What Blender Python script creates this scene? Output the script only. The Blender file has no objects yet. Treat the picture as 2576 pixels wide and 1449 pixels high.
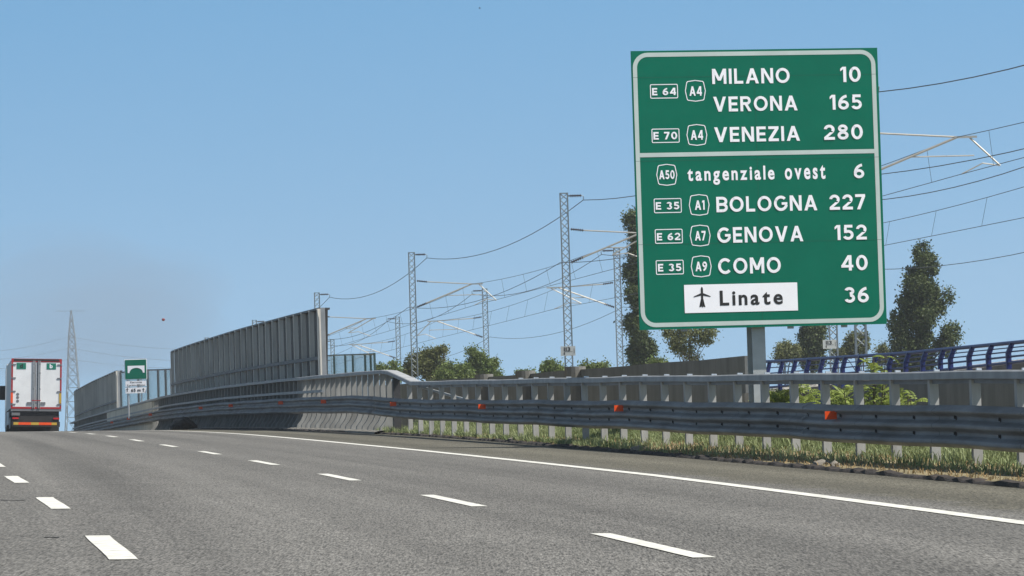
import bpy, bmesh, math, random
import numpy as np
from mathutils import Vector, Matrix
from math import radians, sin, cos, pi
random.seed(7)
rng = np.random.default_rng(11)
SC = bpy.context.scene
COL = SC.collection

# ------------------------------------------------------------------ camera, light, world
FOC = 9700.0            # focal length in units of a 2576 px wide picture
CX, CY = 1288.0, 724.5
HOR = 1190.0            # picture row of the true horizon
HROAD = 1010.0          # picture row of the vanishing line of the (climbing) road
ROLL = radians(1.75)
CAM = Vector((0, 0, 1.0))
th = math.atan((HOR - CY) / FOC)
Fw = Vector((0, cos(th), sin(th)))
r0 = Vector((1, 0, 0)); u0 = Vector((0, -sin(th), cos(th)))
Rt = r0 * cos(ROLL) - u0 * sin(ROLL)
Up = r0 * sin(ROLL) + u0 * cos(ROLL)
cd = bpy.data.cameras.new('camera'); cam = bpy.data.objects.new('camera', cd); COL.objects.link(cam)
m = Matrix((Rt, Up, -Fw)).transposed().to_4x4(); m.translation = CAM
cam.matrix_world = m
cd.sensor_width = 36; cd.lens = 36 * FOC / 2576
cd.clip_start = 0.5; cd.clip_end = 12000
SC.camera = cam

SUN_EL = radians(55); SUN_A = radians(20)      # from the right, a little behind the camera
S = Vector((cos(SUN_EL) * cos(SUN_A), -cos(SUN_EL) * sin(SUN_A), sin(SUN_EL)))
sl = bpy.data.lights.new('sun', 'SUN'); sun = bpy.data.objects.new('sun', sl); COL.objects.link(sun)
sl.energy = 5.0; sl.angle = radians(0.5); sl.color = (1.0, 0.95, 0.87)
sun.rotation_euler = S.to_track_quat('Z', 'Y').to_euler()
sun.location = (40, -20, 60)

W = bpy.data.worlds.new('World'); SC.world = W; W.use_nodes = True
nt = W.node_tree; nt.nodes.clear()
def wn(t, **k):
    n = nt.nodes.new(t)
    for a, b in k.items(): setattr(n, a, b)
    return n
out = wn('ShaderNodeOutputWorld'); bg = wn('ShaderNodeBackground'); sky = wn('ShaderNodeTexSky')
sky.sky_type = 'NISHITA'; sky.sun_disc = False
sky.sun_elevation = SUN_EL; sky.sun_rotation = math.atan2(S.x, S.y)
sky.altitude = 300; sky.air_density = 1.0; sky.dust_density = 0.6; sky.ozone_density = 2.0
tc = wn('ShaderNodeTexCoord'); sx = wn('ShaderNodeSeparateXYZ'); cx_ = wn('ShaderNodeCombineXYZ')
mz = wn('ShaderNodeMath', operation='MULTIPLY_ADD'); mz.inputs[1].default_value = 1.6; mz.inputs[2].default_value = 0.24
nt.links.new(tc.outputs['Generated'], sx.inputs[0])
nt.links.new(sx.outputs[0], cx_.inputs[0]); nt.links.new(sx.outputs[1], cx_.inputs[1])
nt.links.new(sx.outputs[2], mz.inputs[0]); nt.links.new(mz.outputs[0], cx_.inputs[2])
nrm = wn('ShaderNodeVectorMath', operation='NORMALIZE')
nt.links.new(cx_.outputs[0], nrm.inputs[0]); nt.links.new(nrm.outputs[0], sky.inputs['Vector'])
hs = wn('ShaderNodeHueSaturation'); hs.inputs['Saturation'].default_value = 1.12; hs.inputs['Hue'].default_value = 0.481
nt.links.new(sky.outputs[0], hs.inputs['Color'])
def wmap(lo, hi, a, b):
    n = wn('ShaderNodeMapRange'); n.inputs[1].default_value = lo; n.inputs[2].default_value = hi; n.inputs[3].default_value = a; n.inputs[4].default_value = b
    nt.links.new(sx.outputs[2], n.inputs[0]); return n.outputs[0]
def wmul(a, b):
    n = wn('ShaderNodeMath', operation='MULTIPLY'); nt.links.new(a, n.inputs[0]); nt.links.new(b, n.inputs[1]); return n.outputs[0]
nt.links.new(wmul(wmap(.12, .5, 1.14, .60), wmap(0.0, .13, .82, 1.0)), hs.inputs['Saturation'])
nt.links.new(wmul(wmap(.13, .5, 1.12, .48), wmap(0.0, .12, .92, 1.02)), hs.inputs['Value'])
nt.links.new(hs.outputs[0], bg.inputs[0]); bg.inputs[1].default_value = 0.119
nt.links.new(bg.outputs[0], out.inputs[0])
SC.view_settings.view_transform = 'Standard'; SC.view_settings.look = 'None'
SC.view_settings.exposure = 0.5; SC.view_settings.gamma = 1.0
try:
    SC.cycles.use_denoising = True
    SC.cycles.max_bounces = 6; SC.cycles.transparent_max_bounces = 16
except Exception: pass

HAZE = 0.0002
# ------------------------------------------------------------------ picture <-> place
def P(px, py, d):
    """the point at depth d (metres along Y) seen at column px, row py of the 2576 px picture"""
    v = Fw + Rt * ((px - CX) / FOC) - Up * ((py - CY) / FOC)
    return CAM + v * (d / v.y)

_xd = np.array([-60, 0, 12, 24.7, 29, 41, 53, 65, 77, 89, 101, 113, 125, 137, 197, 257, 600.])
_xv = np.array([9.4, 4.0, 2.72, 1.23, .70, -.88, -2.59, -4.36, -6.2, -8.07, -9.96, -11.85, -13.76, -15.72, -25.6, -35.5, -92.])
_k = np.exp(-0.5 * (np.arange(-24, 25) / 10.0) ** 2); _k /= _k.sum()
_gx = np.arange(-60, 600, .5); _gxv = np.convolve(np.interp(_gx, _xd, _xv), _k, 'same')
_gxv[:30] = np.interp(_gx[:30], _xd, _xv); _gxv[-30:] = np.interp(_gx[-30:], _xd, _xv)
def lineX(d): return float(np.interp(d, _gx, _gxv))
_dd = [-50, 100, 113, 125, 143, 165, 195, 234, 275, 350, 500]
_dv = [1.0, 1.0, 1.005, 1.04, 1.12, 1.27, 1.60, 2.3, 3.1, 5.0, 10.0]
_k = np.exp(-0.5 * (np.arange(-12, 13) / 5.0) ** 2); _k /= _k.sum()
_gd = np.arange(-60, 512, 1.0); _gv = np.convolve(np.interp(_gd, _dd, _dv), _k, 'same')
_gv[:20] = 1.0; _gv[-20:] = np.interp(_gd[-20:], _dd, _dv)
def drop(d): return float(np.interp(d, _gd, _gv))
def R(u, d, z=0.0):
    """road frame: u metres right of the lane line, d metres ahead, z above the carriageway"""
    X = lineX(d) + u; Z = z + 0.01 * u - drop(d)
    dd = d if abs(d) > 1e-6 else 1e-6
    v = Fw + Rt * (X / dd) - Up * ((HROAD - CY) / FOC - Z / dd)
    return CAM + v * (dd / v.y)
def interp(x, xs, ys): return float(np.interp(x, xs, ys))
def uEdge(d): return interp(d, [0, 30, 41, 60, 86, 101, 114, 130, 160, 300], [6.2, 6.35, 6.5, 6.9, 7.6, 7.8, 7.5, 7.3, 7.2, 7.2])
def uLine(d): return interp(d, [0, 30, 50, 75, 95, 120, 160, 300], [3.35, 3.55, 4.0, 4.15, 4.15, 4.05, 4.0, 4.0])

# ------------------------------------------------------------------ mesh helpers
class MB:
    def __init__(s): s.v = []; s.f = []; s.uv = None
    def add(s, vs, fs):
        o = len(s.v); s.v += [tuple(v) for v in vs]; s.f += [tuple(i + o for i in f) for f in fs]; return s
    def obox(s, c, ax, ay, az):
        """box: centre and three half-axis vectors"""
        c = Vector(c); ax = Vector(ax); ay = Vector(ay); az = Vector(az)
        vs = [c + ax * i + ay * j + az * k for k in (-1, 1) for j in (-1, 1) for i in (-1, 1)]
        return s.add(vs, [(0, 2, 3, 1), (4, 5, 7, 6), (0, 1, 5, 4), (2, 6, 7, 3), (0, 4, 6, 2), (1, 3, 7, 5)])
    def box(s, x0, x1, y0, y1, z0, z1):
        return s.obox(((x0 + x1) / 2, (y0 + y1) / 2, (z0 + z1) / 2), ((x1 - x0) / 2, 0, 0), (0, (y1 - y0) / 2, 0), (0, 0, (z1 - z0) / 2))
    def tube(s, pts, r, n=6, caps=True, r1=None):
        pts = [Vector(p) for p in pts]; rings = []
        for i, p in enumerate(pts):
            a = pts[max(i - 1, 0)]; b = pts[min(i + 1, len(pts) - 1)]
            t = (b - a).normalized()
            ref = Vector((0, 0, 1)) if abs(t.z) < 0.9 else Vector((1, 0, 0))
            e1 = t.cross(ref).normalized(); e2 = e1.cross(t)
            rr = r if r1 is None else r + (r1 - r) * i / max(1, len(pts) - 1)
            rings.append([p + e1 * (rr * cos(2 * pi * j / n)) + e2 * (rr * sin(2 * pi * j / n)) for j in range(n)])
        vs = [v for q in rings for v in q]; fs = []
        for i in range(len(pts) - 1):
            for j in range(n):
                k = (j + 1) % n
                fs.append((i * n + j, i * n + k, (i + 1) * n + k, (i + 1) * n + j))
        if caps:
            fs.append(tuple(range(n - 1, -1, -1))); fs.append(tuple(range((len(pts) - 1) * n, len(pts) * n)))
        return s.add(vs, fs)
    def sweep(s, rows, closed=False):
        """rows: equal-length lists of points; skins them"""
        n = len(rows[0]); vs = [v for q in rows for v in q]; fs = []
        for i in range(len(rows) - 1):
            for j in range(n if closed else n - 1):
                k = (j + 1) % n
                fs.append((i * n + j, (i + 1) * n + j, (i + 1) * n + k, i * n + k))
        if closed:
            fs.append(tuple(range(n))); fs.append(tuple(range(len(vs) - 1, len(vs) - n - 1, -1)))
        return s.add(vs, fs)
    def build(s, name, mat, parent=None, smooth=False, local=False):
        me = bpy.data.meshes.new(name)
        vs = s.v
        if parent is not None and not local:
            q = parent; off = Vector((0, 0, 0))
            while q is not None: off += q.location; q = q.parent
            vs = [(v[0] - off.x, v[1] - off.y, v[2] - off.z) for v in vs]
        me.from_pydata(vs, [], s.f); me.update()
        if s.uv is not None:
            l = me.uv_layers.new(name='road')
            for i, lp in enumerate(me.loops): l.data[i].uv = s.uv[lp.vertex_index]
        bm = bmesh.new(); bm.from_mesh(me); bmesh.ops.recalc_face_normals(bm, faces=bm.faces); bm.to_mesh(me); bm.free()
        if smooth:
            for p in me.polygons: p.use_smooth = True
        me.materials.append(mat)
        o = bpy.data.objects.new(name, me); COL.objects.link(o)
        if parent is not None: o.parent = parent
        return o
def tag(o, label=None, cat=None, group=None, kind=None):
    if label: o['label'] = label
    if cat: o['category'] = cat
    if group: o['group'] = group
    if kind: o['kind'] = kind
    return o
def thing(name, loc, label, cat, group=None):
    o = bpy.data.objects.new(name, None); COL.objects.link(o); o.location = loc; o.empty_display_size = .3
    return tag(o, label, cat, group)

# ------------------------------------------------------------------ materials
def mat(name, col, rough=0.6, metal=0.0, var=0.0, scale=3.0, col2=None, stretch=(1, 1, 1), spec=0.5, bump=0.0, bscale=None, island=0.0, trans=0.0, detail=4.0):
    mt = bpy.data.materials.new(name); mt.use_nodes = True
    t = mt.node_tree; b = t.nodes['Principled BSDF']
    b.inputs['Roughness'].default_value = rough; b.inputs['Metallic'].default_value = metal
    b.inputs['Specular IOR Level'].default_value = spec
    b.inputs['Base Color'].default_value = (*col, 1)
    last = None
    if var or col2:
        tcn = t.nodes.new('ShaderNodeTexCoord'); mp = t.nodes.new('ShaderNodeMapping'); mp.inputs['Scale'].default_value = stretch
        nz = t.nodes.new('ShaderNodeTexNoise'); nz.inputs['Scale'].default_value = scale; nz.inputs['Detail'].default_value = detail; nz.inputs['Roughness'].default_value = .62
        rp = t.nodes.new('ShaderNodeValToRGB')
        rp.color_ramp.elements[0].position = .33; rp.color_ramp.elements[1].position = .67
        c2 = col2 or tuple(c * (1 + var) for c in col); c1 = col if col2 else tuple(c * (1 - var) for c in col)
        rp.color_ramp.elements[0].color = (*c1, 1); rp.color_ramp.elements[1].color = (*c2, 1)
        t.links.new(tcn.outputs['Object'], mp.inputs[0]); t.links.new(mp.outputs[0], nz.inputs['Vector'])
        t.links.new(nz.outputs['Fac'], rp.inputs[0]); last = rp.outputs[0]
        if bump:
            n2 = nz
            if bscale:
                n2 = t.nodes.new('ShaderNodeTexNoise'); n2.inputs['Scale'].default_value = bscale; n2.inputs['Detail'].default_value = 3
                t.links.new(tcn.outputs['Object'], n2.inputs['Vector'])
            bp = t.nodes.new('ShaderNodeBump'); bp.inputs['Strength'].default_value = bump; bp.inputs['Distance'].default_value = .02
            t.links.new(n2.outputs['Fac'], bp.inputs['Height']); t.links.new(bp.outputs[0], b.inputs['Normal'])
    if island:
        g = t.nodes.new('ShaderNodeNewGeometry'); mr = t.nodes.new('ShaderNodeMapRange')
        mr.inputs[3].default_value = 1 - island; mr.inputs[4].default_value = 1 + island
        t.links.new(g.outputs['Random Per Island'], mr.inputs[0])
        mx = t.nodes.new('ShaderNodeMix'); mx.data_type = 'RGBA'; mx.blend_type = 'MULTIPLY'; mx.inputs[0].default_value = 1
        if last is not None: t.links.new(last, mx.inputs[6])
        else: mx.inputs[6].default_value = (*col, 1)
        t.links.new(mr.outputs[0], mx.inputs[7]); last = mx.outputs[2]
    if last is not None: t.links.new(last, b.inputs['Base Color'])
    if trans:
        tr = t.nodes.new('ShaderNodeBsdfTranslucent'); ms = t.nodes.new('ShaderNodeMixShader'); ms.inputs[0].default_value = trans
        if last is not None: t.links.new(last, tr.inputs[0])
        else: tr.inputs[0].default_value = (*col, 1)
        o = t.nodes['Material Output']
        t.links.new(b.outputs[0], ms.inputs[1]); t.links.new(tr.outputs[0], ms.inputs[2]); t.links.new(ms.outputs[0], o.inputs[0])
    return mt

M = {}
M['white_paint'] = mat('white_paint', (.40, .40, .37), .8, col2=(.70, .70, .66), scale=7, detail=8)
M['zinc'] = mat('galvanised_steel', (.31, .325, .34), .6, .0, spec=.15, var=.16, scale=2.2, stretch=(1, 1, .5))
M['zinc_beam'] = mat('galvanised_beam', (.165, .165, .165), .62, .0, spec=.12, col2=(.275, .29, .31), scale=1.5, stretch=(1, .45, 2.2), detail=7)
M['dark_rail'] = mat('weathered_rail', (.085, .085, .09), .6, .2, var=.2, scale=2)
M['fin'] = mat('parapet_fin', (.235, .235, .225), .75, .0, spec=.15, var=.25, scale=2.5, stretch=(1, 1, .3))
M['zinc_light'] = mat('pale_galvanised', (.40, .42, .43), .5, .3, var=.12, scale=2)
M['zinc_post'] = mat('dull_zinc_post', (.38, .38, .37), .7, .0, spec=.15, var=.16, scale=5, stretch=(1, 1, .25))
M['dark_steel'] = mat('dark_steel', (.045, .045, .048), .6, .2, var=.2, scale=3)
M['slot'] = mat('bolt_slot', (.02, .02, .02), .8)
M['bolt'] = mat('bright_bolt', (.62, .63, .64), .35, .6)
M['orange'] = mat('orange_plastic', (.86, .085, .006), .42, var=.08, scale=8)
M['sign_green'] = mat('sign_green', (.001, .144, .090), .6, var=.05, scale=1.2, spec=.12)
M['sign_back'] = mat('sign_back', (.32, .33, .33), .5, .4)
M['sign_white'] = mat('sign_white', (.92, .92, .97), .6, var=.02, scale=3)
M['plate_white'] = mat('plate_white', (.42, .44, .43), .6)
M['sign_grey'] = mat('sign_border_film', (.50, .58, .56), .55, var=.05, scale=2)
M['sign_black'] = mat('sign_black', (.012, .012, .012), .6)
M['seam'] = mat('panel_seam', (.004, .085, .055), .7)
M['concrete'] = mat('concrete', (.15, .145, .13), .9, var=.3, scale=.9, stretch=(1, 1, .5), bump=.3, bscale=9)
M['concrete_dark'] = mat('stained_concrete', (.105, .112, .112), .92, col2=(.165, .174, .173), scale=1.1, stretch=(1.2, 1.2, .3), bump=.3, bscale=8)
M['concrete_pale'] = mat('pale_concrete', (.58, .55, .47), .9, var=.15, scale=.7)
M['ballast'] = mat('ballast', (.42, .40, .36), .95, var=.5, scale=5, bump=.8)
M['blue'] = mat('blue_paint', (.009, .017, .115), .38, var=.12, scale=3)
M['mast'] = mat('mast_steel', (.17, .20, .215), .5, .3, var=.08, scale=2)
M['mast_tube'] = mat('aluminium_tube', (.38, .375, .35), .42, .3, var=.08, scale=3)
M['insul'] = mat('insulator_glaze', (.05, .042, .045), .3)
M['wire'] = mat('wire', (.055, .062, .068), .6, .3)
M['bark'] = mat('bark', (.09, .07, .052), .95, var=.35, scale=5)
M['panel'] = mat('noise_panel', (.055, .05, .047), .7, .1, var=.3, scale=.9, stretch=(1, 1, .35))  # near black: the shade between the posts is put into this colour
M['panel_post'] = mat('noise_panel_post', (.74, .71, .65), .6, .15, var=.18, scale=1.1, stretch=(1, 1, .3))  # extra pale: the lit look of the post faces is put into this colour
M['soil'] = mat('verge_soil', (.13, .115, .065), .95, col2=(.26, .215, .12), scale=2.5, bump=.5)
M['field'] = mat('field', (.09, .10, .045), .95, col2=(.15, .14, .075), scale=.06)
M['bitumen'] = mat('bitumen_lip', (.010, .009, .009), .95, col2=(.045, .035, .03), scale=4.5, bump=.7)
M['stone'] = mat('stone', (.22, .20, .17), .9, var=.25, scale=6, bump=.4)
M['pylon'] = mat('pylon_steel', (.13, .155, .165), .6, .2)
M['red'] = mat('red_plastic', (.20, .015, .012), .5)
M['bird'] = mat('bird_feather', (.03, .03, .035), .8)

def asphalt():
    mt = bpy.data.materials.new('asphalt'); mt.use_nodes = True; t = mt.node_tree; b = t.nodes['Principled BSDF']
    b.inputs['Roughness'].default_value = .88; b.inputs['Specular IOR Level'].default_value = .3
    tcn = t.nodes.new('ShaderNodeTexCoord')
    uv = t.nodes.new('ShaderNodeUVMap'); uv.uv_map = 'road'
    sep = t.nodes.new('ShaderNodeSeparateXYZ'); t.links.new(uv.outputs[0], sep.inputs[0])
    def noise(sc, det, rough=.6, src=None):
        n = t.nodes.new('ShaderNodeTexNoise'); n.inputs['Scale'].default_value = sc; n.inputs['Detail'].default_value = det; n.inputs['Roughness'].default_value = rough
        t.links.new(src or tcn.outputs['Object'], n.inputs['Vector']); return n.outputs['Fac']
    def math_(op, a, bb, c=None):
        n = t.nodes.new('ShaderNodeMath'); n.operation = op
        for i, x in enumerate((a, bb, c)):
            if x is None: continue
            if isinstance(x, (int, float)): n.inputs[i].default_value = x
            else: t.links.new(x, n.inputs[i])
        return n.outputs[0]
    def mp(x, a0, a1, b0, b1):
        n = t.nodes.new('ShaderNodeMapRange'); n.inputs[1].default_value = a0; n.inputs[2].default_value = a1; n.inputs[3].default_value = b0; n.inputs[4].default_value = b1
        t.links.new(x, n.inputs[0]); return n.outputs[0]
    # grain: the stones of an open-textured surface
    mpg = t.nodes.new('ShaderNodeMapping'); mpg.inputs['Scale'].default_value = (1, .07, 1); t.links.new(tcn.outputs['Object'], mpg.inputs[0])
    g1 = mp(noise(66, 2, .75, mpg.outputs[0]), .3, .7, .22, 1.78)
    g3 = mp(noise(110, 1, .5, mpg.outputs[0]), .3, .7, .78, 1.22)
    g2 = mp(noise(.55, 4), .3, .7, .93, 1.07)
    # tyre-polished paths and the oil band, along the lanes
    st = t.nodes.new('ShaderNodeMapping'); st.inputs['Scale'].default_value = (.9, .012, 1); t.links.new(uv.outputs[0], st.inputs[0])
    lane = mp(noise(1.0, 3, .55, st.outputs[0]), .3, .7, .68, 1.17)
    # u in lane units: dark where the wheels of the right-hand lane run
    w = math_('MULTIPLY', sep.outputs[0], 2 * pi / 3.9)
    wv = mp(math_('COSINE', math_('MULTIPLY', w, 2.0), 0), -1, 1, .93, 1.05)
    tot = math_('MULTIPLY', math_('MULTIPLY', g1, g3), math_('MULTIPLY', g2, math_('MULTIPLY', lane, wv)))
    # the hard shoulder is an older, browner surface
    sh = mp(sep.outputs[1], 0.0, 0.0001, 0, 1)
    shf = t.nodes.new('ShaderNodeMapRange'); shf.interpolation_type = 'SMOOTHSTEP'
    shf.inputs[1].default_value = 4.0; shf.inputs[2].default_value = 4.7
    t.links.new(math_('ADD', sep.outputs[0], mp(noise(.8, 3), .3, .7, -.25, .25)), shf.inputs[0])
    mx = t.nodes.new('ShaderNodeMix'); mx.data_type = 'RGBA'
    mx.inputs[6].default_value = (.122, .119, .112, 1); mx.inputs[7].default_value = (.098, .093, .074, 1)
    t.links.new(shf.outputs[0], mx.inputs[0])
    mm = t.nodes.new('ShaderNodeMix'); mm.data_type = 'RGBA'; mm.blend_type = 'MULTIPLY'; mm.inputs[0].default_value = 1
    t.links.new(mx.outputs[2], mm.inputs[6]); t.links.new(tot, mm.inputs[7])
    t.links.new(mm.outputs[2], b.inputs['Base Color'])
    bp = t.nodes.new('ShaderNodeBump'); bp.inputs['Strength'].default_value = .25; bp.inputs['Distance'].default_value = .006
    t.links.new(noise(60, 2), bp.inputs['Height']); t.links.new(bp.outputs[0], b.inputs['Normal'])
    return mt
M['asphalt'] = asphalt()

# ------------------------------------------------------------------ ground and road
G = MB().add([(-4000, -300, -4), (4000, -300, -4), (4000, 6000, -4), (-4000, 6000, -4)], [(0, 1, 2, 3)])
tag(G.build('ground', M['field']), kind='structure')

ds = list(np.concatenate([np.arange(4, 30, 2), np.arange(30, 200, 1.5), np.arange(200, 420, 5)]))
rb = MB(); rb.uv = []
rows = []
for d in ds:
    us = list(np.linspace(-15, 3, 10)) + list(np.linspace(3.6, uEdge(d), 6))
    rows.append([R(u, d) for u in us]); rb.uv += [(u, d) for u in us]
rb.sweep(rows)
road = tag(rb.build('road', M['asphalt'], smooth=True), kind='structure')
# the verge to the right and the embankment on both sides
vb = MB(); rows = []
for d in ds:
    e = uEdge(d)
    hump = interp(d, [0, 45, 75, 100, 112, 120], [.05, .06, .16, .10, .02, 0])
    row = [R(e - .12, d, -.03), R(e + .05, d, .03), R(e + .5, d, .04 + hump * .5), R(e + 1.2, d, .05 + hump), R(e + 2.4, d, .0 + hump), R(e + 4, d, -.3)]
    last = row[-1]; row.append(Vector((last.x + 9, last.y, -4.3)))
    rows.append(row)
vb.sweep(rows)
tag(vb.build('verge', M['soil'], smooth=True), kind='structure')
eb = MB(); rows = []
for d in ds:
    a = R(-15, d, -.004); rows.append([a, a + Vector((-.6, 0, -.15)), Vector((a.x - 12, a.y, -4.3))])
eb.sweep(rows)
tag(eb.build('embankment', M['field'], smooth=True), kind='structure')
# the ragged edge of the surfacing
lb = MB(); rows = []
for d in np.arange(20, 300, .22):
    e = uEdge(d) + random.uniform(-.02, .02); h = .035 + random.uniform(0, .04) * (random.random() > .3)
    rows.append([R(e - .05, d, .004), R(e - .02, d, h * .8), R(e + .06, d, h), R(e + .22, d, .03)])
lb.sweep(rows)
tag(lb.build('asphalt_edge', M['bitumen']), kind='structure')

def strip(d0, d1, uf, w, n):
    b = MB(); rows = []
    for d in np.linspace(d0, d1, n):
        j = random.uniform(-.004, .004)
        rows.append([R(uf(d) - w / 2 + j, d, .006), R(uf(d) + w / 2 + j, d, .006)])
    return b.sweep(rows)
o = strip(10, 178, uLine, .21, 120).build('edge_line', M['white_paint'], road)
for k in range(-1, 11):
    d0 = 24.6 + 12.0 * k
    strip(d0, d0 + 4.5, lambda d: 0.0, .155, 8).build('lane_dash', M['white_paint'], road)
uL = lambda d: interp(d, [0, 25.2, 29.7, 41, 53, 140], [-3.4, -3.69, -3.79, -4.05, -4.27, -4.9])
for k in range(-1, 7):
    d0 = 25.2 + 12.0 * k
    strip(d0, d0 + 4.5, uL, .19, 8).build('lane_dash', M['white_paint'], road)

# the air
hb = MB(); hb.box(-900, 700, -30, 1500, -6, 75)
hm = bpy.data.materials.new('haze_air'); hm.use_nodes = True; t = hm.node_tree; t.nodes.remove(t.nodes['Principled BSDF'])
pv = t.nodes.new('ShaderNodeVolumePrincipled'); pv.inputs['Color'].default_value = (.80, .86, .93, 1); pv.inputs['Density'].default_value = HAZE
pv.inputs['Anisotropy'].default_value = 0.0
t.links.new(pv.outputs[0], t.nodes['Material Output'].inputs['Volume'])
tag(hb.build('haze', hm), kind='stuff')

sm = bpy.data.materials.new('smoke_air'); sm.use_nodes = True; t = sm.node_tree; t.nodes.remove(t.nodes['Principled BSDF'])
pv = t.nodes.new('ShaderNodeVolumePrincipled'); pv.inputs['Color'].default_value = (.42, .47, .55, 1); pv.inputs['Density'].default_value = .0044
t.links.new(pv.outputs[0], t.nodes['Material Output'].inputs['Volume'])
for px, py_, rx, ry, dd0 in ((60, 790, 420, 210, 700), (200, 790, 360, 170, 740), (270, 760, 300, 190, 780), (330, 830, 260, 150, 820), (180, 850, 420, 120, 860)):
    c = P(px, py_, dd0); k_ = dd0 / FOC; bm = bmesh.new(); bmesh.ops.create_icosphere(bm, subdivisions=4, radius=1)
    for v in bm.verts:
        q = 1 + .12 * sin(v.co.x * 3 + px) * cos(v.co.z * 2.5) + .08 * sin(v.co.z * 5 + px)
        v.co = Vector((v.co.x * rx * k_ * q, v.co.y * 14 * q, v.co.z * ry * k_ * q)) + c
    me = bpy.data.meshes.new('smoke'); bm.to_mesh(me); bm.free(); me.materials.append(sm)
    for p in me.polygons: p.use_smooth = True
    o = bpy.data.objects.new('smoke', me); COL.objects.link(o); tag(o, kind='stuff')

for px0, px1, py_ in ((2, 62, 1256), (112, 150, 1349.5)):
    d0 = 9700 * 1.03 / (py_ - HROAD); b = MB()
    u0_ = (px0 - CX) * d0 / FOC - lineX(d0); u1_ = (px1 - CX) * d0 / FOC - lineX(d0)
    b.sweep([[R(u0_ + (u1_ - u0_) * q, d0 + .05 * sin(q * 6), .004), R(u0_ + (u1_ - u0_) * q, d0 + .13 + .05 * sin(q * 7), .004)] for q in np.linspace(0, 1, 6)])
    b.build('crack', M['slot'], road)
# ------------------------------------------------------------------ guardrails
RZT = ([20, 46, 73, 102, 104.5, 109.6, 111, 143, 400], [1.30, 1.30, 1.40, 1.46, 1.47, 1.81, 1.84, 1.84, 1.84])
RZF = ([20, 46, 73, 100, 106, 111.5, 118, 400], [.87, .86, .94, .98, 1.0, 1.09, 1.12, 1.13])
UP_ = 7.9
def waves(d): return .008 * sin(d * .55) + .004 * sin(d * 1.3 + 1)
def prof3(q):
    if q < .115: return .94 * q / .115
    c = .5 + .5 * cos(2 * pi * (q - .125) / .368)
    return min(1, max(0, .5 + (c - .5) * 1.25))
def beam(d0, d1, u, step=1.0):
    b = MB(); rows = []
    n = 49
    d = d0
    while d <= d1 + 1e-6:
        zt = interp(d, *RZF); row = []
        for j in range(n):
            q = j / (n - 1)
            row.append(R(u + .06 - .105 * prof3(q) + .5 * waves(d), d, zt - .54 * q + waves(d)))
        back = []
        for j in range(n - 1, -1, -1):
            q = j / (n - 1)
            back.append(R(u + .066 - .105 * prof3(q) + .5 * waves(d), d, zt - .54 * q + waves(d)))
        rows.append(row + back); d += step
    return b.sweep(rows, closed=True)
RAILPROF = [(-.15, -.018), (-.13, 0), (.15, 0), (.17, -.02), (.17, -.105), (-.15, -.105)]
def toprail(ds_):
    b = MB()
    b.sweep([[R(UP_ + a, d, interp(d, *RZT) + .6 * waves(d) + c) for a, c in RAILPROF] for d in ds_], closed=True)
    return b
def postbox(b, d, u, z0, z1, w, dep):
    p0 = R(u, d, z0); p1 = R(u, d, z1)
    t = (R(u, d + 1, 0) - R(u, d, 0)); t.z = 0; t.normalize(); n = Vector((t.y, -t.x, 0))
    h = (p1.z - p0.z) / 2; c = Vector((p0.x, p0.y, (p0.z + p1.z) / 2))
    # C section, web towards the traffic coming up from behind, flanges along the road
    b.obox(c, n * (w / 2), t * .006, Vector((0, 0, h)))
    b.obox(c + t * (dep / 2 + .006) - n * (w / 2 - .005), n * .005, t * (dep / 2), Vector((0, 0, h)))
    b.obox(c + t * (dep / 2 + .006) + n * (w / 2 - .005), n * .005, t * (dep / 2), Vector((0, 0, h)))

g1 = thing('guardrail', R(UP_, 75, 0), 'long galvanised roadside guardrail with wavy beam and raised top rail before the grass', 'guardrail')
beam(34, 111, 7.55).build('beam', M['zinc_beam'], g1, smooth=True)
toprail([36 + k for k in range(69)] + [104.5]).build('top_rail', M['zinc'], g1)
lpb = MB(); lpb.sweep([[R(UP_ - .06 + a, 36 + k, interp(36 + k, *RZT) + .6 * waves(36 + k) + c) for a, c in ((0, -.107), (.02, -.107), (.02, -.165), (0, -.165))] for k in range(69)], closed=True)
lpb.build('rail_web', M['zinc_beam'], g1)
pd = 38.3
k = 0
post_d = []
while pd < 107:
    post_d.append(pd)
    b = MB(); zt = interp(min(pd, 104.4), *RZT)
    postbox(b, pd, UP_ + .01, -.1, zt - .11, .122, .10)
    # spacer block between post and beam
    po = b.build('post', M['zinc_post'], g1)
    zf = interp(pd, *RZF); zr = interp(min(pd, 104.4), *RZT) + .6 * waves(pd)
    for zz in (zf - .155, zf - .36):
        s_ = MB(); c = (R(7.62, pd, zz) + R(UP_ - .09, pd, zz)) / 2
        s_.obox(c, (.11, 0, 0), (0, .04, 0), (0, 0, .05)); s_.build('spacer', M['dark_steel'], po)
        sb = MB(); c = R(7.55 + .05, pd, zz + waves(pd)); sb.obox(c, (.012, 0, 0), (0, .032, 0), (0, 0, .020)); sb.build('bolt_slot', M['slot'], g1)
    if pd < 88:
        for q in range(4):
            st = MB(); c = R(UP_ - .08 + .045 * q, pd - .22 + q * .11, zr + .010)
            st.tube([c - Vector((0, 0, .012)), c + Vector((0, 0, .016))], .014, 6); st.build('bolt', M['bolt'], g1)
    pd += 2.1
# overlaps of the beam lengths
for q in np.arange(41.2, 111, 4.2):
    jb = MB(); rows = []
    for d in (q, q + .012):
        zt = interp(d, *RZF)
        rows.append([R(7.55 + .057 - .105 * prof3(j / 40) + .5 * waves(d), d, zt - .54 * j / 40 + waves(d)) for j in range(1, 40)])
    jb.sweep(rows)
    jb.build('beam_joint', M['slot'], g1)

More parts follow.
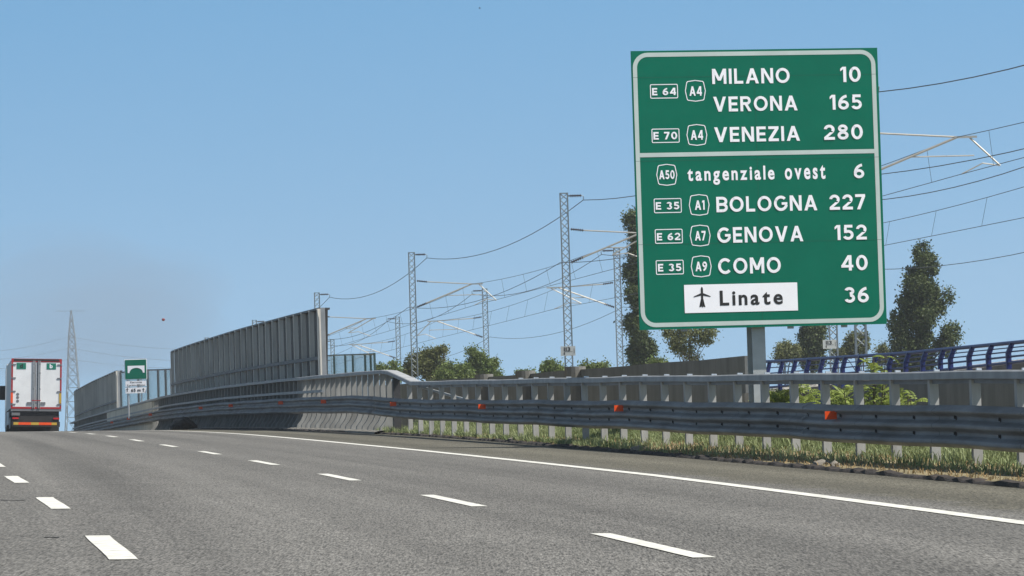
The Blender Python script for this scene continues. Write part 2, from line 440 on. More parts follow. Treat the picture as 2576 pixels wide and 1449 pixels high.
def reflector(px, parent, u):
    lo, hi = 38.0, 300.0
    for _ in range(50):
        mdl = (lo + hi) / 2
        x = 1288 + FOC * (lineX(mdl) + u) / mdl
        if x > px: lo = mdl
        else: hi = mdl
    d = lo; zf = interp(d, *RZF)
    c = R(u - .04, d, zf - .15 + waves(d))
    b = MB(); b.obox(c, (.085, .012, 0), (0, .03, 0), (0, 0, .058))
    b.build('reflector', M['orange'], parent)
    return d
for px in (2097, 1562, 1217, 993): dd_ = reflector(px, g1, 7.5)
# a loose cable hung over the beam
dq = 57.1
cb = MB(); zt = interp(dq, *RZF)
pts = [R(7.75, dq + .3, zt + .015)] + [R(7.59 - .105 * prof3(q), dq, zt + .012 - .5 * q + waves(dq)) for q in np.linspace(.02, 1, 14)]
cb.tube(pts, .012, 5); cb.build('cable', M['zinc'], g1)

g2 = thing('guardrail', R(UP_, 150, 0), 'tall bridge guardrail with close set fin posts, stepping up behind the roadside one', 'guardrail')
beam(111.05, 290, 7.55, 1.5).build('beam', M['zinc_beam'], g2, smooth=True)
toprail([104.56, 106, 108, 109.6, 110.2, 111, 112, 113, 114] + list(np.arange(115, 292, 2.0))).build('top_rail', M['zinc'], g2)
def finpost(d, parent):
    b = MB(); t = (R(0, d + 1) - R(0, d)); t.z = 0; t.normalize(); n = Vector((t.y, -t.x, 0))
    prof = [(-.30, .03), (-.27, .20), (-.14, .36), (-.065, .52), (-.055, interp(d, *RZT) - .11), (.085, interp(d, *RZT) - .11), (.085, .03)]
    base = R(UP_ + .05, d, 0)
    vs = []
    for s in (-.02, .02):
        for a, z in prof:
            q = base + n * a + t * s; q.z = R(UP_, d, z).z; vs.append(q)
    k = len(prof)
    fs = [tuple(range(k - 1, -1, -1)), tuple(range(k, 2 * k))] + [(i, (i + 1) % k, (i + 1) % k + k, i + k) for i in range(k)]
    b.add(vs, fs)
    hz = (interp(d, *RZT) - .11 - .5) / 2
    q = base - n * .084; q.z = R(UP_, d, .5).z + hz
    edge = []
    for a, z in prof[:5]:
        w_ = base + n * (a + .001); w_.z = R(UP_, d, z).z; edge.append((w_ + t * .02, w_ + t * .20, w_ + t * .20 + n * .01, w_ + t * .02 + n * .01))
    b.sweep(edge, closed=True)
    b.build('post', M['fin'], parent)
d = 110.4
while d < 205: finpost(d, g2); d += 1.42
while d < 288:
    if d > 246: finpost(d, g2)
    d += 2.2
# slender second rail of the bridge parapet, kerb and closing stay
b = MB(); b.sweep([[R(UP_ - .04 + a, d, 1.36 + c) for a, c in ((-.05, 0), (.05, 0), (.05, -.09), (-.05, -.09))] for d in np.arange(127, 290, 3.0)], closed=True)
b.build('middle_rail', M['zinc'], g2)
b = MB(); b.tube([R(UP_ + .12, 105, 1.34), R(UP_ + .2, 95.5, .92)], .035, 6); b.build('stay', M['zinc_light'], g2)
b = MB(); c0 = R(UP_, 109.6, 0)
postbox(b, 108.6, UP_ + .05, 0, 1.6, .2, .2); b.build('end_post', M['dark_steel'], g2)
for px in (817, 709, 583, 507, 380, 325, 283): reflector(px, g2, 7.5)
# kerb of the bridge
kb = MB(); kb.sweep([[R(a, d, c) for a, c in ((7.40, -.1), (7.44, .06), (7.6, .10), (9.6, .12), (9.6, -.9))] for d in list(np.arange(109.8, 300, 3))])
tag(kb.build('bridge_kerb', M['concrete']), kind='structure')

# ------------------------------------------------------------------ noise barriers on the bridge
def barrier(d0, d1, n, u, z0, z1, zm, label):
    root = thing('noise_barrier', R(u, d0, z0), label, 'noise barrier')
    ds_ = np.linspace(d0, d1, n + 1)
    b = MB(); rows = []
    for d in ds_:
        rows.append([R(u, d, z0), R(u, d, z1 - .03), R(u + .08, d, z1 - .03), R(u + .08, d, z0)])
    b.sweep(rows, closed=True); b.build('panel', M['panel'], root)
    for d in ds_:
        b = MB(); t = (R(u, d + 1) - R(u, d)); t.z = 0; t.normalize(); nn = Vector((t.y, -t.x, 0))
        p0 = R(u - .10, d, z0); p1 = R(u - .10, d, z1)
        c = (p0 + p1) / 2; c.x = p0.x; h = (p1.z - p0.z) / 2
        b.obox(c, nn * .095, t * .01, Vector((0, 0, h)))
        b.obox(c - nn * .06 - t * .022, nn * .006, t * .012, Vector((0, 0, h)))
        b.build('post', M['panel_post'], root)
    for z, hh in ((zm, .06), (z1, .035)):
        b = MB(); wd = .06 if hh > .05 else .42
        b.sweep([[R(u - .27 + a, d, z + c) for a, c in ((0, -hh), (wd, -hh), (wd, hh), (0, hh))] for d in ds_], closed=True)
        b.build('rail', M['dark_rail'], root)
    # upright that closes the near end
    b = MB(); p0 = R(u, d0 - .14, z0); p1 = R(u, d0 - .14, z1)
    b.obox(((p0.x), p0.y, (p0.z + p1.z) / 2), (.075, 0, 0), (0, .05, 0), (0, 0, (p1.z - p0.z) / 2 + .03))
    b.build('end_post', M['zinc'], root)
    return root
barrier(134, 201, 26, 8.75, .12, 4.22, 2.50, 'tall grey ribbed noise barrier, the larger one rising left to right in mid picture')
barrier(247, 299, 20, 8.75, .12, 4.42, 2.5, 'far grey ribbed noise barrier left of the small bridge sign')

def glass_mat():
    mt = bpy.data.materials.new('screen_glass'); mt.use_nodes = True; t = mt.node_tree; b = t.nodes['Principled BSDF']
    b.inputs['Base Color'].default_value = (.20, .235, .23, 1); b.inputs['Roughness'].default_value = .25
    tr = t.nodes.new('ShaderNodeBsdfTransparent'); tr.inputs[0].default_value = (.93, .97, .96, 1)
    ms = t.nodes.new('ShaderNodeMixShader'); ms.inputs[0].default_value = .33
    t.links.new(tr.outputs[0], ms.inputs[1]); t.links.new(b.outputs[0], ms.inputs[2]); t.links.new(ms.outputs[0], t.nodes['Material Output'].inputs[0])
    return mt
M['glass'] = glass_mat()
M['screen_post'] = mat('screen_post', (.055, .10, .095), .5, .2)
M['screen_post_grey'] = mat('screen_post_grey', (.15, .16, .17), .5, .2)
def screen(pxs, tops, d0, d1, bot, label, pm, wide=.055):
    n = len(pxs); dd = np.linspace(d0, d1, n)
    pts = [P(pxs[i], tops[i], dd[i]) for i in range(n)]; bots = [P(pxs[i], bot, dd[i]).z for i in range(n)]
    root = thing('glass_screen', (pts[0].x, pts[0].y, bots[0]), label, 'glass screen')
    for i in range(n):
        b = MB(); p = pts[i]; b.box(p.x - wide, p.x + wide, p.y - .1, p.y + .1, bots[i] - .6, p.z + .05); b.build('post', pm, root)
        if i < n - 1:
            q = pts[i + 1]; a = Vector((wide + .002, .02, 0))
            b = MB(); b.add([(p.x + wide, p.y, bots[i] - .5), (q.x - wide, q.y, bots[i + 1] - .5), (q.x - wide, q.y, q.z - .05), (p.x + wide, p.y, p.z - .05),
                             (p.x + wide, p.y + .03, bots[i] - .5), (q.x - wide, q.y + .03, bots[i + 1] - .5), (q.x - wide, q.y + .03, q.z - .05), (p.x + wide, p.y + .03, p.z - .05)],
                            [(0, 1, 2, 3), (7, 6, 5, 4), (0, 4, 5, 1), (1, 5, 6, 2), (2, 6, 7, 3), (3, 7, 4, 0)])
            b.build('pane', M['glass'], root)
    b = MB(); b.tube([p + Vector((0, -.12, 0)) for p in pts], .05, 6); b.build('rail', pm, root)
screen([812, 840, 868, 887, 918, 932, 942], [896, 894, 893, 892.5, 891.5, 891, 890], 232, 196, 950, 'pale see-through glass screen with green posts right of the tall noise barrier', M['screen_post'])
screen([303, 321, 347, 371, 397, 416, 430], [938, 935, 932, 931, 930.5, 930, 929.5], 240, 205, 1018, 'glass screen with dark posts between the two noise barriers', M['screen_post_grey'])

# plain parapet wall where the screens stand, and an unidentified dark blob at the foot of the rail
b = MB(); b.sweep([[R(a, d, c) for a, c in ((7.82, .0), (7.82, 1.72), (8.02, 1.72), (8.02, .0))] for d in np.arange(205.5, 247, 4.0)], closed=True)
tag(b.build('parapet_wall', M['concrete_pale']), 'pale concrete parapet wall behind the far guardrail, under the small bridge sign', 'wall')
bmh = bmesh.new(); bmesh.ops.create_icosphere(bmh, subdivisions=3, radius=1)
hc = R(7.0, 175, .27)
for v in bmh.verts:
    q = 1 + .16 * sin(v.co.x * 4 + 1) * sin(v.co.z * 3) + .10 * sin(v.co.y * 5) + .10 * sin(v.co.x * 9)
    v.co = Vector((v.co.x * .58 * q, v.co.y * .9 * q, v.co.z * .36 * q - .05)) + hc
me = bpy.data.meshes.new('blob'); bmh.to_mesh(me); bmh.free(); me.materials.append(M['slot'])
ho = bpy.data.objects.new('blob', me); COL.objects.link(ho)
tag(ho, 'black shapeless blob on the roadside under the far end of the guardrail beam', 'blob')

# ------------------------------------------------------------------ retaining walls and railway
def wallrun(name, mtl, p0, p1, thick, label, zb=-4.2, seg=1):
    b = MB(); p0 = Vector(p0); p1 = Vector(p1); t = (p1 - p0); t.z = 0; t.normalize(); n = Vector((t.y, -t.x, 0))
    rows = []
    for i in range(seg + 1):
        p = p0.lerp(p1, i / seg)
        if 0 < i < seg: p = p + Vector((0, 0, random.uniform(-.04, .04)))
        rows.append([Vector((p.x, p.y, zb)), p, p + n * thick, Vector((p.x + n.x * thick, p.y + n.y * thick, zb))])
    b.sweep(rows, closed=True)
    return b, t, n
wa0 = P(1873, 895, 122); wa1 = P(930, 971, 215)
b, t, n = wallrun('w', None, wa0, wa1, .42, '', seg=14)
wall_a = tag(b.build('retaining_wall', M['concrete_dark']), 'long stained concrete wall rising to a square end beside the big sign post', 'wall')
for px in (1227, 1332, 1458):
    q = (1873 - px) / (1873 - 930); lo, hi = 0, 1
    for _ in range(40):
        md = (lo + hi) / 2; pp = wa0.lerp(wa1, md); x = CX + FOC * pp.x / pp.y
        if x > px - 8: lo = md
        else: hi = md
    pp = wa0.lerp(wa1, lo)
    bb = MB(); bb.tube([(pp.x - .15, pp.y, -4), (pp.x - .15, pp.y, pp.z + .10)], .42, 16)
    bb.build('pier', M['concrete'], wall_a, smooth=False)
# lower step of the wall beyond its end
b = MB(); s0 = P(1905, 988, 120); s1 = P(1868, 988, 121); zt = P(1890, 988, 120).z
b.box(s1.x, s0.x + .2, 120, 123, -4, zt); b.build('step', M['concrete'], wall_a)

TR = Vector((-.165, 1, 0)).normalized(); TN = Vector((TR.y, -TR.x, 0))
def railpt(d, off=0.0):      # the line of the blue railing
    return Vector((32.0 - .16 * d + off, d, 0))
ZDECK = P(2300, 962, 126).z
rw0 = railpt(96); rw1 = railpt(150)
rw0.z = ZDECK - .05; rw1.z = ZDECK - .05
b, t_, n_ = wallrun('w', None, rw0, rw1, .4, '', seg=1)
tag(b.build('retaining_wall', M['concrete_dark']), 'grey concrete railway wall below the blue railing', 'wall')
# deck with ballast
rows = []
for d in (60, 96, 150, 250, 420):
    p = railpt(d, .45); rows.append([Vector((p.x, d, -4)), Vector((p.x, d, ZDECK - .1)), Vector((p.x + .8, d, ZDECK - .1)), Vector((p.x + 1.6, d, ZDECK + .42)), Vector((p.x + 15, d, ZDECK + .42)), Vector((p.x + 17, d, ZDECK - .1)), Vector((p.x + 18, d, -4))])
b = MB(); b.sweep(rows)
b.build('railway_bed', M['ballast']).__setitem__('kind', 'structure')
# deck edge slab
b = MB(); b.sweep([[Vector((railpt(d, a).x, d, ZDECK + c)) for a, c in ((1.05, -.2), (1.05, .22), (1.25, .22), (1.25, -.2))] for d in (60, 96, 150, 250)], closed=True)
tag(b.build('cable_trough', M['concrete']), 'low concrete kerb along the ballast behind the blue railing', 'kerb')

rl = thing('blue_railing', railpt(120) + Vector((0, 0, ZDECK)), 'blue steel railing with cranked posts along the railway, right of the sign', 'railing')
RH = 1.08
def railz(d): return P(CX + FOC * railpt(d).x / d, interp(CX + FOC * railpt(d).x / d, [1930, 2250, 2576, 2700], [910, 890, 858, 846]), d).z - ZDECK
postd = []
d = 104.0; k = 0
while d < 146:
    postd.append(d); d += 2.05 if k % 7 else 1.15; k += 1
for d in postd:
    p = railpt(d); h = railz(d)
    b = MB(); q = Vector((p.x, p.y, ZDECK)); th_ = .05
    prof = [(0, 0), (0, h * .62), (.13, h), (.27, h), (.15, h * .60), (.15, 0)]
    vs = [q + TN * a + Vector((0, 0, z)) + TR * s for s in (-.05, .05) for a, z in prof]; k_ = len(prof)
    b.add(vs, [tuple(range(k_ - 1, -1, -1)), tuple(range(k_, 2 * k_))] + [(i, (i + 1) % k_, (i + 1) % k_ + k_, i + k_) for i in range(k_)])
    b.build('post', M['blue'], rl)
for fr, off, r in ((1.0, .20, .058), (.82, .18, .018), (.66, .13, .022), (.47, .08, .03), (.24, .07, .045)):
    b = MB(); b.tube([Vector((railpt(d).x, d, ZDECK + railz(d) * fr)) + TN * off for d in np.arange(98, 149, 2.0)], r, 8)
    b.build('rail', M['blue'], rl, smooth=True)

# ------------------------------------------------------------------ masts and overhead wires
def lattice(b, H, w, dep, r, step, taper=1.0):
    cs = [(-w / 2, -dep / 2), (w / 2, -dep / 2), (w / 2, dep / 2), (-w / 2, dep / 2)]
    for x, y in cs: b.box(x - r, x + r, y - r, y + r, -.6, H)
    z = 0; k = 0
    while z < H - .05:
        z2 = min(z + step, H)
        for y in (-dep / 2, dep / 2):
            a = (-w / 2, y, z); c = (w / 2, y, z2)
            if k % 2: a, c = (w / 2, y, z), (-w / 2, y, z2)
            b.tube([a, c], r * .55, 4)
            b.tube([(-a[0], y, z), (-c[0], y, z2)], r * .45, 4)
        for x in (-w / 2, w / 2):
            a = (x, -dep / 2, z); c = (x, dep / 2, z2)
            if k % 2: a, c = (x, dep / 2, z), (x, -dep / 2, z2)
            b.tube([a, c], r * .5, 4)
        z = z2; k += 1
    b.box(-w / 2 - r, w / 2 + r, -dep / 2 - r, dep / 2 + r, H, H + .03)
def insul(b, a, c, r=.07, n=6):
    a = Vector(a); c = Vector(c); t = c - a
    b.tube([a, c], r * .5, 6)
    for i in range(n):
        q = a + t * ((i + .5) / n); b.tube([q - t * (.18 / n), q + t * (.18 / n)], r, 8)
MH = 9.3
protos = {}
def mast(row, stagger):
    """parts of one mast in its own frame; side=+1 reaches right"""
    s = 1 if row == 1 else -1
    if (row, stagger) in protos: return protos[(row, stagger)]
    L = []
    b = MB(); lattice(b, MH, .36, .26, .030, .36); L.append(('lattice_column', b, M['mast'], []))
    z1 = MH - 1.72; z0 = MH - 3.42; az = MH - 2.02; ax = 3.62
    if row == 2: z1 -= .35; z0 -= .25; az -= .25
    # cantilever
    b = MB()
    b.tube([(s * .9, 0, z1 - .08), (s * (ax + .1), 0, az)], .036, 6)
    b.tube([(s * .75, 0, z0 + (az - z0) * .75 / ax), (s * ax, 0, az)], .048, 6)
    b.tube([(s * 1.95, 0, z0 + (az - z0) * 1.95 / ax), (s * (4.2 if stagger > 0 else 3.0), 0, az - .66)], .026, 6)
    b.box(min(s * (ax - .1), s * (ax + .7)), max(s * (ax - .1), s * (ax + .7)), -.05, .05, az - .035, az + .035)
    ex = ax + .45
    if stagger > 0: tip = (s * 5.1, 0, az - 1.04); cw = (s * (ax + .12), 0, az - 1.30)
    else: tip = (s * 2.25, 0, az - 1.0); cw = (s * 3.9, 0, az - 1.30)
    b.tube([(s * ex, 0, az - .03), tip], .036, 6)
    mid = (tip[0] + (cw[0] - tip[0]) * .45, 0, az - .94)
    b.tube([tip, mid, cw], .026, 6)
    ib = MB(); insul(ib, (s * .28, 0, z1), (s * .9, 0, z1 - .08)); 
    ib2 = MB(); insul(ib2, (s * .25, 0, z0 + (az - z0) * .25 / ax), (s * .85, 0, z0 + (az - z0) * .85 / ax), .08)
    L.append(('cantilever', b, M['mast_tube'], [('insulator', ib, M['insul']), ('insulator', ib2, M['insul'])]))
    # feeder arm at the top
    b = MB(); b.box(min(s * .18, s * .3), max(s * .18, s * .3), -.03, .03, MH - .16, MH - .08)
    b.tube([(s * .85, 0, MH - .12), (s * .95, 0, MH - .16), (s * .93, 0, MH - .34)], .022, 5)
    ib = MB(); insul(ib, (s * .3, 0, MH - .12), (s * .85, 0, MH - .12), .075, 7)
    L.append(('feeder_arm', b, M['mast'], [('insulator', ib, M['insul'])]))
    protos[(row, stagger)] = (L, Vector((s * ax, 0, az)), Vector(cw), Vector((s * .93, 0, MH - .34)), Vector((-s * .28, 0, z0 + .1)))
    return protos[(row, stagger)]
meshcache = {}
def place_mast(row, stagger, top, label):
    L, apex, cw, feed, ret = mast(row, stagger)
    root = thing('railway_mast', (top.x, top.y, top.z - MH), label, 'railway mast', 'lattice masts along the railway')
    for name, b, mtl, subs in L:
        key = (row, stagger, name)
        if key not in meshcache:
            o = b.build(name, mtl, root, local=True); meshcache[key] = o.data
        else:
            o = bpy.data.objects.new(name, meshcache[key]); COL.objects.link(o); o.parent = root
        for si, (sn, sb, sm) in enumerate(subs):
            k2 = key + (sn, si)
            if k2 not in meshcache:
                so = sb.build(sn, sm, o, local=True); meshcache[k2] = so.data
            else:
                so = bpy.data.objects.new(sn, meshcache[k2]); COL.objects.link(so); so.parent = o
    base = Vector((top.x, top.y, top.z - MH))
    return root, base + apex, base + cw, base + feed, base + ret
ROW1 = [(85, None, 1, 'mast beyond the right edge of the view, first of the near row'),
        (135, (2143, 209), 1, 'lattice mast standing right behind the lower right corner of the big sign'),
        (185, (1418, 487), -1, 'tallest looking lattice mast left of the big sign, white number plate near its foot'),
        (235, (1035, 636), 1, 'lattice mast in front of the green trees, its arm reaching right above them'),
        (285, (797, 737), -1, 'lattice mast rising just above the high right end of the noise barrier'),
        (335, (640, 806), 1, 'small mast top peeping over the middle of the tall noise barrier'),
        (385, (520, 850), -1, 'farthest mast of the near row, hidden by the noise barriers')]
ROW2 = [(85, None, 1, 'mast beyond the right edge of the view, first of the far row'),
        (135, None, -1, 'mast beyond the right edge of the view, second of the far row'),
        (183, (2084, 487), 1, 'thin lattice mast under the big sign, behind the plate reading 113'),
        (234, (1551, 625), -1, 'lattice mast half in front of the tall poplar left of the sign'),
        (286, (1219, 727), 1, 'lattice mast among the green trees, its arm reaching left'),
        (337, (1000, 798), -1, 'lattice mast left of the green trees, right of the glass screen'),
        (392, (836, 855), 1, 'short distant mast top just right of the tall noise barrier, above the glass screen')]
zt1 = P(1418, 487, 185).z; zt2 = P(1219, 727, 286).z
def extrap(row, d):
    a, c = [(r[0], r[1]) for r in row if r[1]][:2]
    pa = P(*a[1], a[0]); pc = P(*c[1], c[0]); return pa + (pa - pc) * ((a[0] - d) / (c[0] - a[0]))
att = {1: [], 2: []}
for row, rr in ((1, ROW1), (2, ROW2)):
    for d, pix, sg, lab in rr:
        top = P(*pix, d) if pix else extrap(rr, d)
        att[row].append(place_mast(row, sg, top, lab))

def span(a, b, sag, n=14):
    return [a.lerp(b, i / n) + Vector((0, 0, -sag * 4 * (i / n) * (1 - i / n))) for i in range(n + 1)]
def wire(pts_, sag, label, r=.014, group=None, name='overhead_wire'):
    pts = []
    for i in range(len(pts_) - 1):
        q = span(pts_[i], pts_[i + 1], sag); pts += q if i == 0 else q[1:]
    b = MB(); b.tube(pts, r, 5)
    return b, pts
for row, side in ((1, 'near'), (2, 'far')):
    A = att[row]
    b, _ = wire([a[3] for a in A], .95, '', .019)
    tag(b.build('overhead_wire', M['wire']), {1: 'topmost sagging dark wire hung from the insulators on the near mast tops', 2: 'topmost sagging wire hung from the far mast tops, behind the near row'}[row], 'overhead wire')
    b, _ = wire([a[4] for a in A], .75, '', .015)
    tag(b.build('overhead_wire', M['wire']), {1: 'thin sagging return wire on the left faces of the near masts', 2: 'lowest sagging wire on the right faces of the far masts'}[row], 'overhead wire')
    # catenary: bearer, contact wire and droppers move together
    root = thing('catenary', A[0][1], {1: 'pair of wires joined by droppers, carried by the right-reaching arms', 2: 'pair of wires joined by droppers, carried by the left-reaching arms'}[row], 'catenary')
    b, pm = wire([a[1] for a in A], .35, '', .013); b.build('bearer_wire', M['wire'], root)
    b, pc = wire([a[2] for a in A], .02, '', .013); b.build('contact_wire', M['wire'], root)
    for i in range(1, len(pm) - 1):
        if i % 2 == 0 or i % 14 == 0: continue
        if pm[i].y > 345: continue
        b = MB(); b.tube([pm[i], pc[i]], .007, 4); b.build('dropper', M['wire'], root)

def text_mesh(txt, bold=.02):
    cu = bpy.data.curves.new('lettering', 'FONT'); cu.body = txt; cu.size = 1; cu.offset = bold; cu.resolution_u = 4
    ob = bpy.data.objects.new('tmp', cu); COL.objects.link(ob)
    dg = bpy.context.evaluated_depsgraph_get(); dg.update()
    me = bpy.data.meshes.new_from_object(ob.evaluated_get(dg), depsgraph=dg)
    bpy.data.objects.remove(ob); 
    vs = np.array([v.co[:] for v in me.vertices]); fs = [tuple(p.vertices) for p in me.polygons]
    bpy.data.meshes.remove(me)
    return vs, fs
def glyph(ch, t=.185):
    """a drawn capital or figure of cap height 1: list of convex-ish polygons, and its width"""
    a = t / 2; h = t * .56; Q = []
    def bx(x0, x1, y0, y1): Q.append([(x0, y0), (x1, y0), (x1, y1), (x0, y1)])
    def hs_(x0, y0, x1, y1, hh=None):
        k = hh or h; Q.append([(x0 - k, y0), (x0 + k, y0), (x1 + k, y1), (x1 - k, y1)])
    def arc(cx, cy, rx, ry, a0, a1, n=14):
        for i in range(n):
            p = radians(a0 + (a1 - a0) * i / n); q = radians(a0 + (a1 - a0) * (i + 1) / n)
            Q.append([(cx + (rx - a) * cos(p), cy + (ry - a) * sin(p)), (cx + (rx + a) * cos(p), cy + (ry + a) * sin(p)), (cx + (rx + a) * cos(q), cy + (ry + a) * sin(q)), (cx + (rx - a) * cos(q), cy + (ry - a) * sin(q))])
    if ch == 'E': w = .62; bx(0, t, 0, 1); bx(t, w, 1 - t, 1); bx(t, w * .93, .5 - a, .5 + a); bx(t, w, 0, t)
    elif ch == 'I': w = t; bx(0, t, 0, 1)
    elif ch == 'L': w = .6; bx(0, t, 0, 1); bx(t, w, 0, t)
    elif ch == 'M': w = .95; bx(0, t, 0, 1); bx(w - t, w, 0, 1); hs_(t * .62, 1, w / 2, .22); hs_(w / 2, .22, w - t * .62, 1)
    elif ch == 'N': w = .80; bx(0, t, 0, 1); bx(w - t, w, 0, 1); hs_(t * .62, 1, w - t * .62, 0)
    elif ch == 'A': w = .88; hs_(h, 0, w / 2, 1); hs_(w - h, 0, w / 2, 1); bx(w * .28, w * .72, .22, .22 + t * .85)
    elif ch == 'V': w = .86; hs_(h, 1, w / 2, 0); hs_(w - h, 1, w / 2, 0)
    elif ch == 'Z': w = .68; bx(0, w, 1 - t, 1); bx(0, w, 0, t); hs_(w - h * 1.3, 1 - t, h * 1.3, t, h * 1.2)
    elif ch == 'O': w = .94; arc(w / 2, .5, w / 2 - a, .5 - a, 0, 360, 28)
    elif ch == 'C': w = .84; arc(.47, .5, .47 - a, .5 - a, 42, 318, 24)
    elif ch == 'G': w = .90; arc(.47, .5, .47 - a, .5 - a, 45, 345, 26); bx(.52, .90, .40, .40 + t * .9)
    elif ch == 'R': w = .74; bx(0, t, 0, 1); bx(t, .44, 1 - t, 1); bx(t, .44, .42, .42 + t); arc(.42, .71, .29 - a, .29 - a, -90, 90, 12); hs_(.40, .43, w - h, 0)
    elif ch == 'B': w = .72; bx(0, t, 0, 1); bx(t, .42, 1 - t, 1); bx(t, .44, .5 - a, .5 + a); bx(t, .44, 0, t); arc(.40, .75 - a / 2, .25, .25 - a / 2, -90, 90, 12); arc(.42, .25 + a / 2, .27 - a / 4, .25 - a / 2, -90, 90, 12)
    elif ch == '1': w = .36; bx(w - t, w, 0, 1); Q.append([(0, .70), (w - t, .84), (w - t, 1), (w - t - .04, 1), (0, .87)])
    elif ch == '0': w = .72; arc(w / 2, .5, w / 2 - a, .5 - a, 0, 360, 26)
    elif ch == '2': w = .66; arc(.33, .69, .33 - a, .31 - a, 175, -38, 16); hs_(.33 + .8 * (.33 - a) - .03, .50, h * 1.25, t, h * 1.15); bx(0, w, 0, t)
    elif ch == '3': w = .64; arc(.30, .74, .27 - a * .6, .26 - a, 160, -85, 14); arc(.31, .29, .33 - a, .29 - a, 85, -160, 16)
    elif ch == '4': w = .74; bx(.46, .46 + t, 0, 1); bx(0, w, .20, .20 + t * .9); hs_(h * .9, .30, .46 + t * .3, 1)
    elif ch == '5': w = .66; bx(.08, .60, 1 - t, 1); bx(.06, .06 + t * .95, .46, 1 - t); arc(.31, .33, .35 - a, .33 - a, 128, -155, 18)
    elif ch == '6': w = .68; arc(w / 2, .31, w / 2 - a, .31 - a, 0, 360, 24); arc(.62, .34, .62 - a, .66 - a, 180, 98, 12)
    elif ch == '9': w = .68; arc(w / 2, .69, w / 2 - a, .31 - a, 0, 360, 24); arc(.06, .66, .62 - a, .66 - a, 0, -82, 12)
    elif ch == '7': w = .64; bx(0, w, 1 - t, 1); hs_(w - h * 1.1, 1 - t, .20, 0)
    elif ch == '8': w = .68; arc(w / 2, .745, .28 - a * .8, .255 - a, 0, 360, 22); arc(w / 2, .285, w / 2 - a, .285 - a, 0, 360, 24)
    else: return None
    return Q, w
def drawn(txt, u0, u1, v0, v1, origin, eu, ev, en, mtl, parent, lift=.006, name='lettering', gap=.2, t=.185):
    x = 0; mb = MB(); items = []
    for ch in txt:
        if ch == ' ': x += .45; continue
        Q, w = glyph(ch, t); items.append((Q, x)); x += w + gap
    x -= gap
    for Q, ox in items:
        for i, poly in enumerate(Q):
            lf = lift + .0006 * (i % 9)
            mb.add([origin + eu * (u0 + (u1 - u0) * (px + ox) / x) + ev * (v0 + (v1 - v0) * py_) + en * lf for px, py_ in poly], [tuple(range(len(poly)))])
    return mb.build(name, mtl, parent)
def letters(txt, u0, u1, v0, v1, origin, eu, ev, en, mtl, parent, bold=.02, lift=.006, name='lettering', gap=.13):
    """set a word glyph by glyph with even, generous letter spacing"""
    items = []; x = 0
    H0 = None
    ref, _ = text_mesh('H', bold); h = ref[:, 1].max() - ref[:, 1].min()
    for ch in txt:
        if ch == ' ': x += .42 * h; continue
        vs, fs = text_mesh(ch, bold); w = vs[:, 0].max() - vs[:, 0].min()
        items.append((vs, fs, x - vs[:, 0].min())); x += w + gap * h
    x -= gap * h
    ally = np.concatenate([i[0][:, 1] for i in items]); y0, y1 = ally.min(), ally.max()
    mb = MB()
    for vs, fs, ox in items:
        pts = [origin + eu * (u0 + (u1 - u0) * (a[0] + ox) / x) + ev * (v0 + (v1 - v0) * (a[1] - y0) / (y1 - y0)) + en * lift for a in vs]
        mb.add(pts, fs)
    return mb.build(name, mtl, parent)

# km plates on two masts
def km_plate(root, px, py, d, wpx, hpx):
    c = P(px, py, d); s = d / FOC; w = wpx * s / 2; h = hpx * s / 2
    b = MB(); b.box(c.x - w, c.x + w, c.y - .015, c.y + .015, c.z - h, c.z + h); pl = b.build('number_plate', M['plate_white'], root)
    o = Vector((c.x - w, c.y - .015, c.z - h)); eu, ev, en = Vector((1, 0, 0)), Vector((0, 0, 1)), Vector((0, -1, 0))
    letters('113', 2 * w * .22, 2 * w * .66, 2 * h * .48, 2 * h * .9, o, eu, ev, en, M['sign_black'], pl, .03)
    letters('8', 2 * w * .2, 2 * w * .29, 2 * h * .10, 2 * h * .38, o, eu, ev, en, M['sign_black'], pl, .03)
    b = MB(); y = c.y - .02; b.box(c.x - w * .5, c.x + w * .6, y, y + .004, c.z - h * .18, c.z - h * .11); b.box(c.x + w * .8, c.x + w * .86, y, y + .004, c.z - h * .5, c.z + h * .5)
    b.build('rule', M['sign_black'], pl)
km_plate(att[1][2][0], 1429, 883, 184.7, 37, 24)
km_plate(att[2][2][0], 2087, 866, 182.7, 34, 22)
# small thin post carrying the second plate
b = MB(); q = P(2098, 890, 182.9); b.tube([(q.x, q.y, q.z - 3), (q.x, q.y, q.z)], .05, 6); b.build('plate_post', M['mast'], att[2][2][0])

# ------------------------------------------------------------------ the big distance sign
SGD = 77.5
yaw = math.atan(.155)
ex = Vector((cos(yaw), sin(yaw), 0)); ez = Vector((0, 0, 1)); en = Vector((sin(yaw), -cos(yaw), 0))
# corners in photo pixels (4000 px picture) -> picture units of 2576
def z1p(x, y): return ((2400 + x / 2.2296) * .644, (150 + y / 2.2296) * .644)
def z2p(x, y): return ((2400 + x / 2.2296) * .644, (700 + y / 2.2296) * .644)
cTL, cTR, cBL, cBR = z1p(152, 107), z1p(2297, 82), z2p(220, 1308), z2p(2371, 1262)
pc_ = ((cTL[0] + cTR[0] + cBL[0] + cBR[0]) / 4, (cTL[1] + cTR[1] + cBL[1] + cBR[1]) / 4)
sc_ = P(*pc_, SGD)
def onpanel(p):
    """intersect the picture ray with the sign plane, give u,v about its centre"""
    v = Fw + Rt * ((p[0] - CX) / FOC) - Up * ((p[1] - CY) / FOC)
    k = (sc_ - CAM).dot(en) / v.dot(en); q = CAM + v * k - sc_
    return q.dot(ex), q.dot(ez)
cor = [onpanel(c) for c in (cTL, cTR, cBL, cBR)]
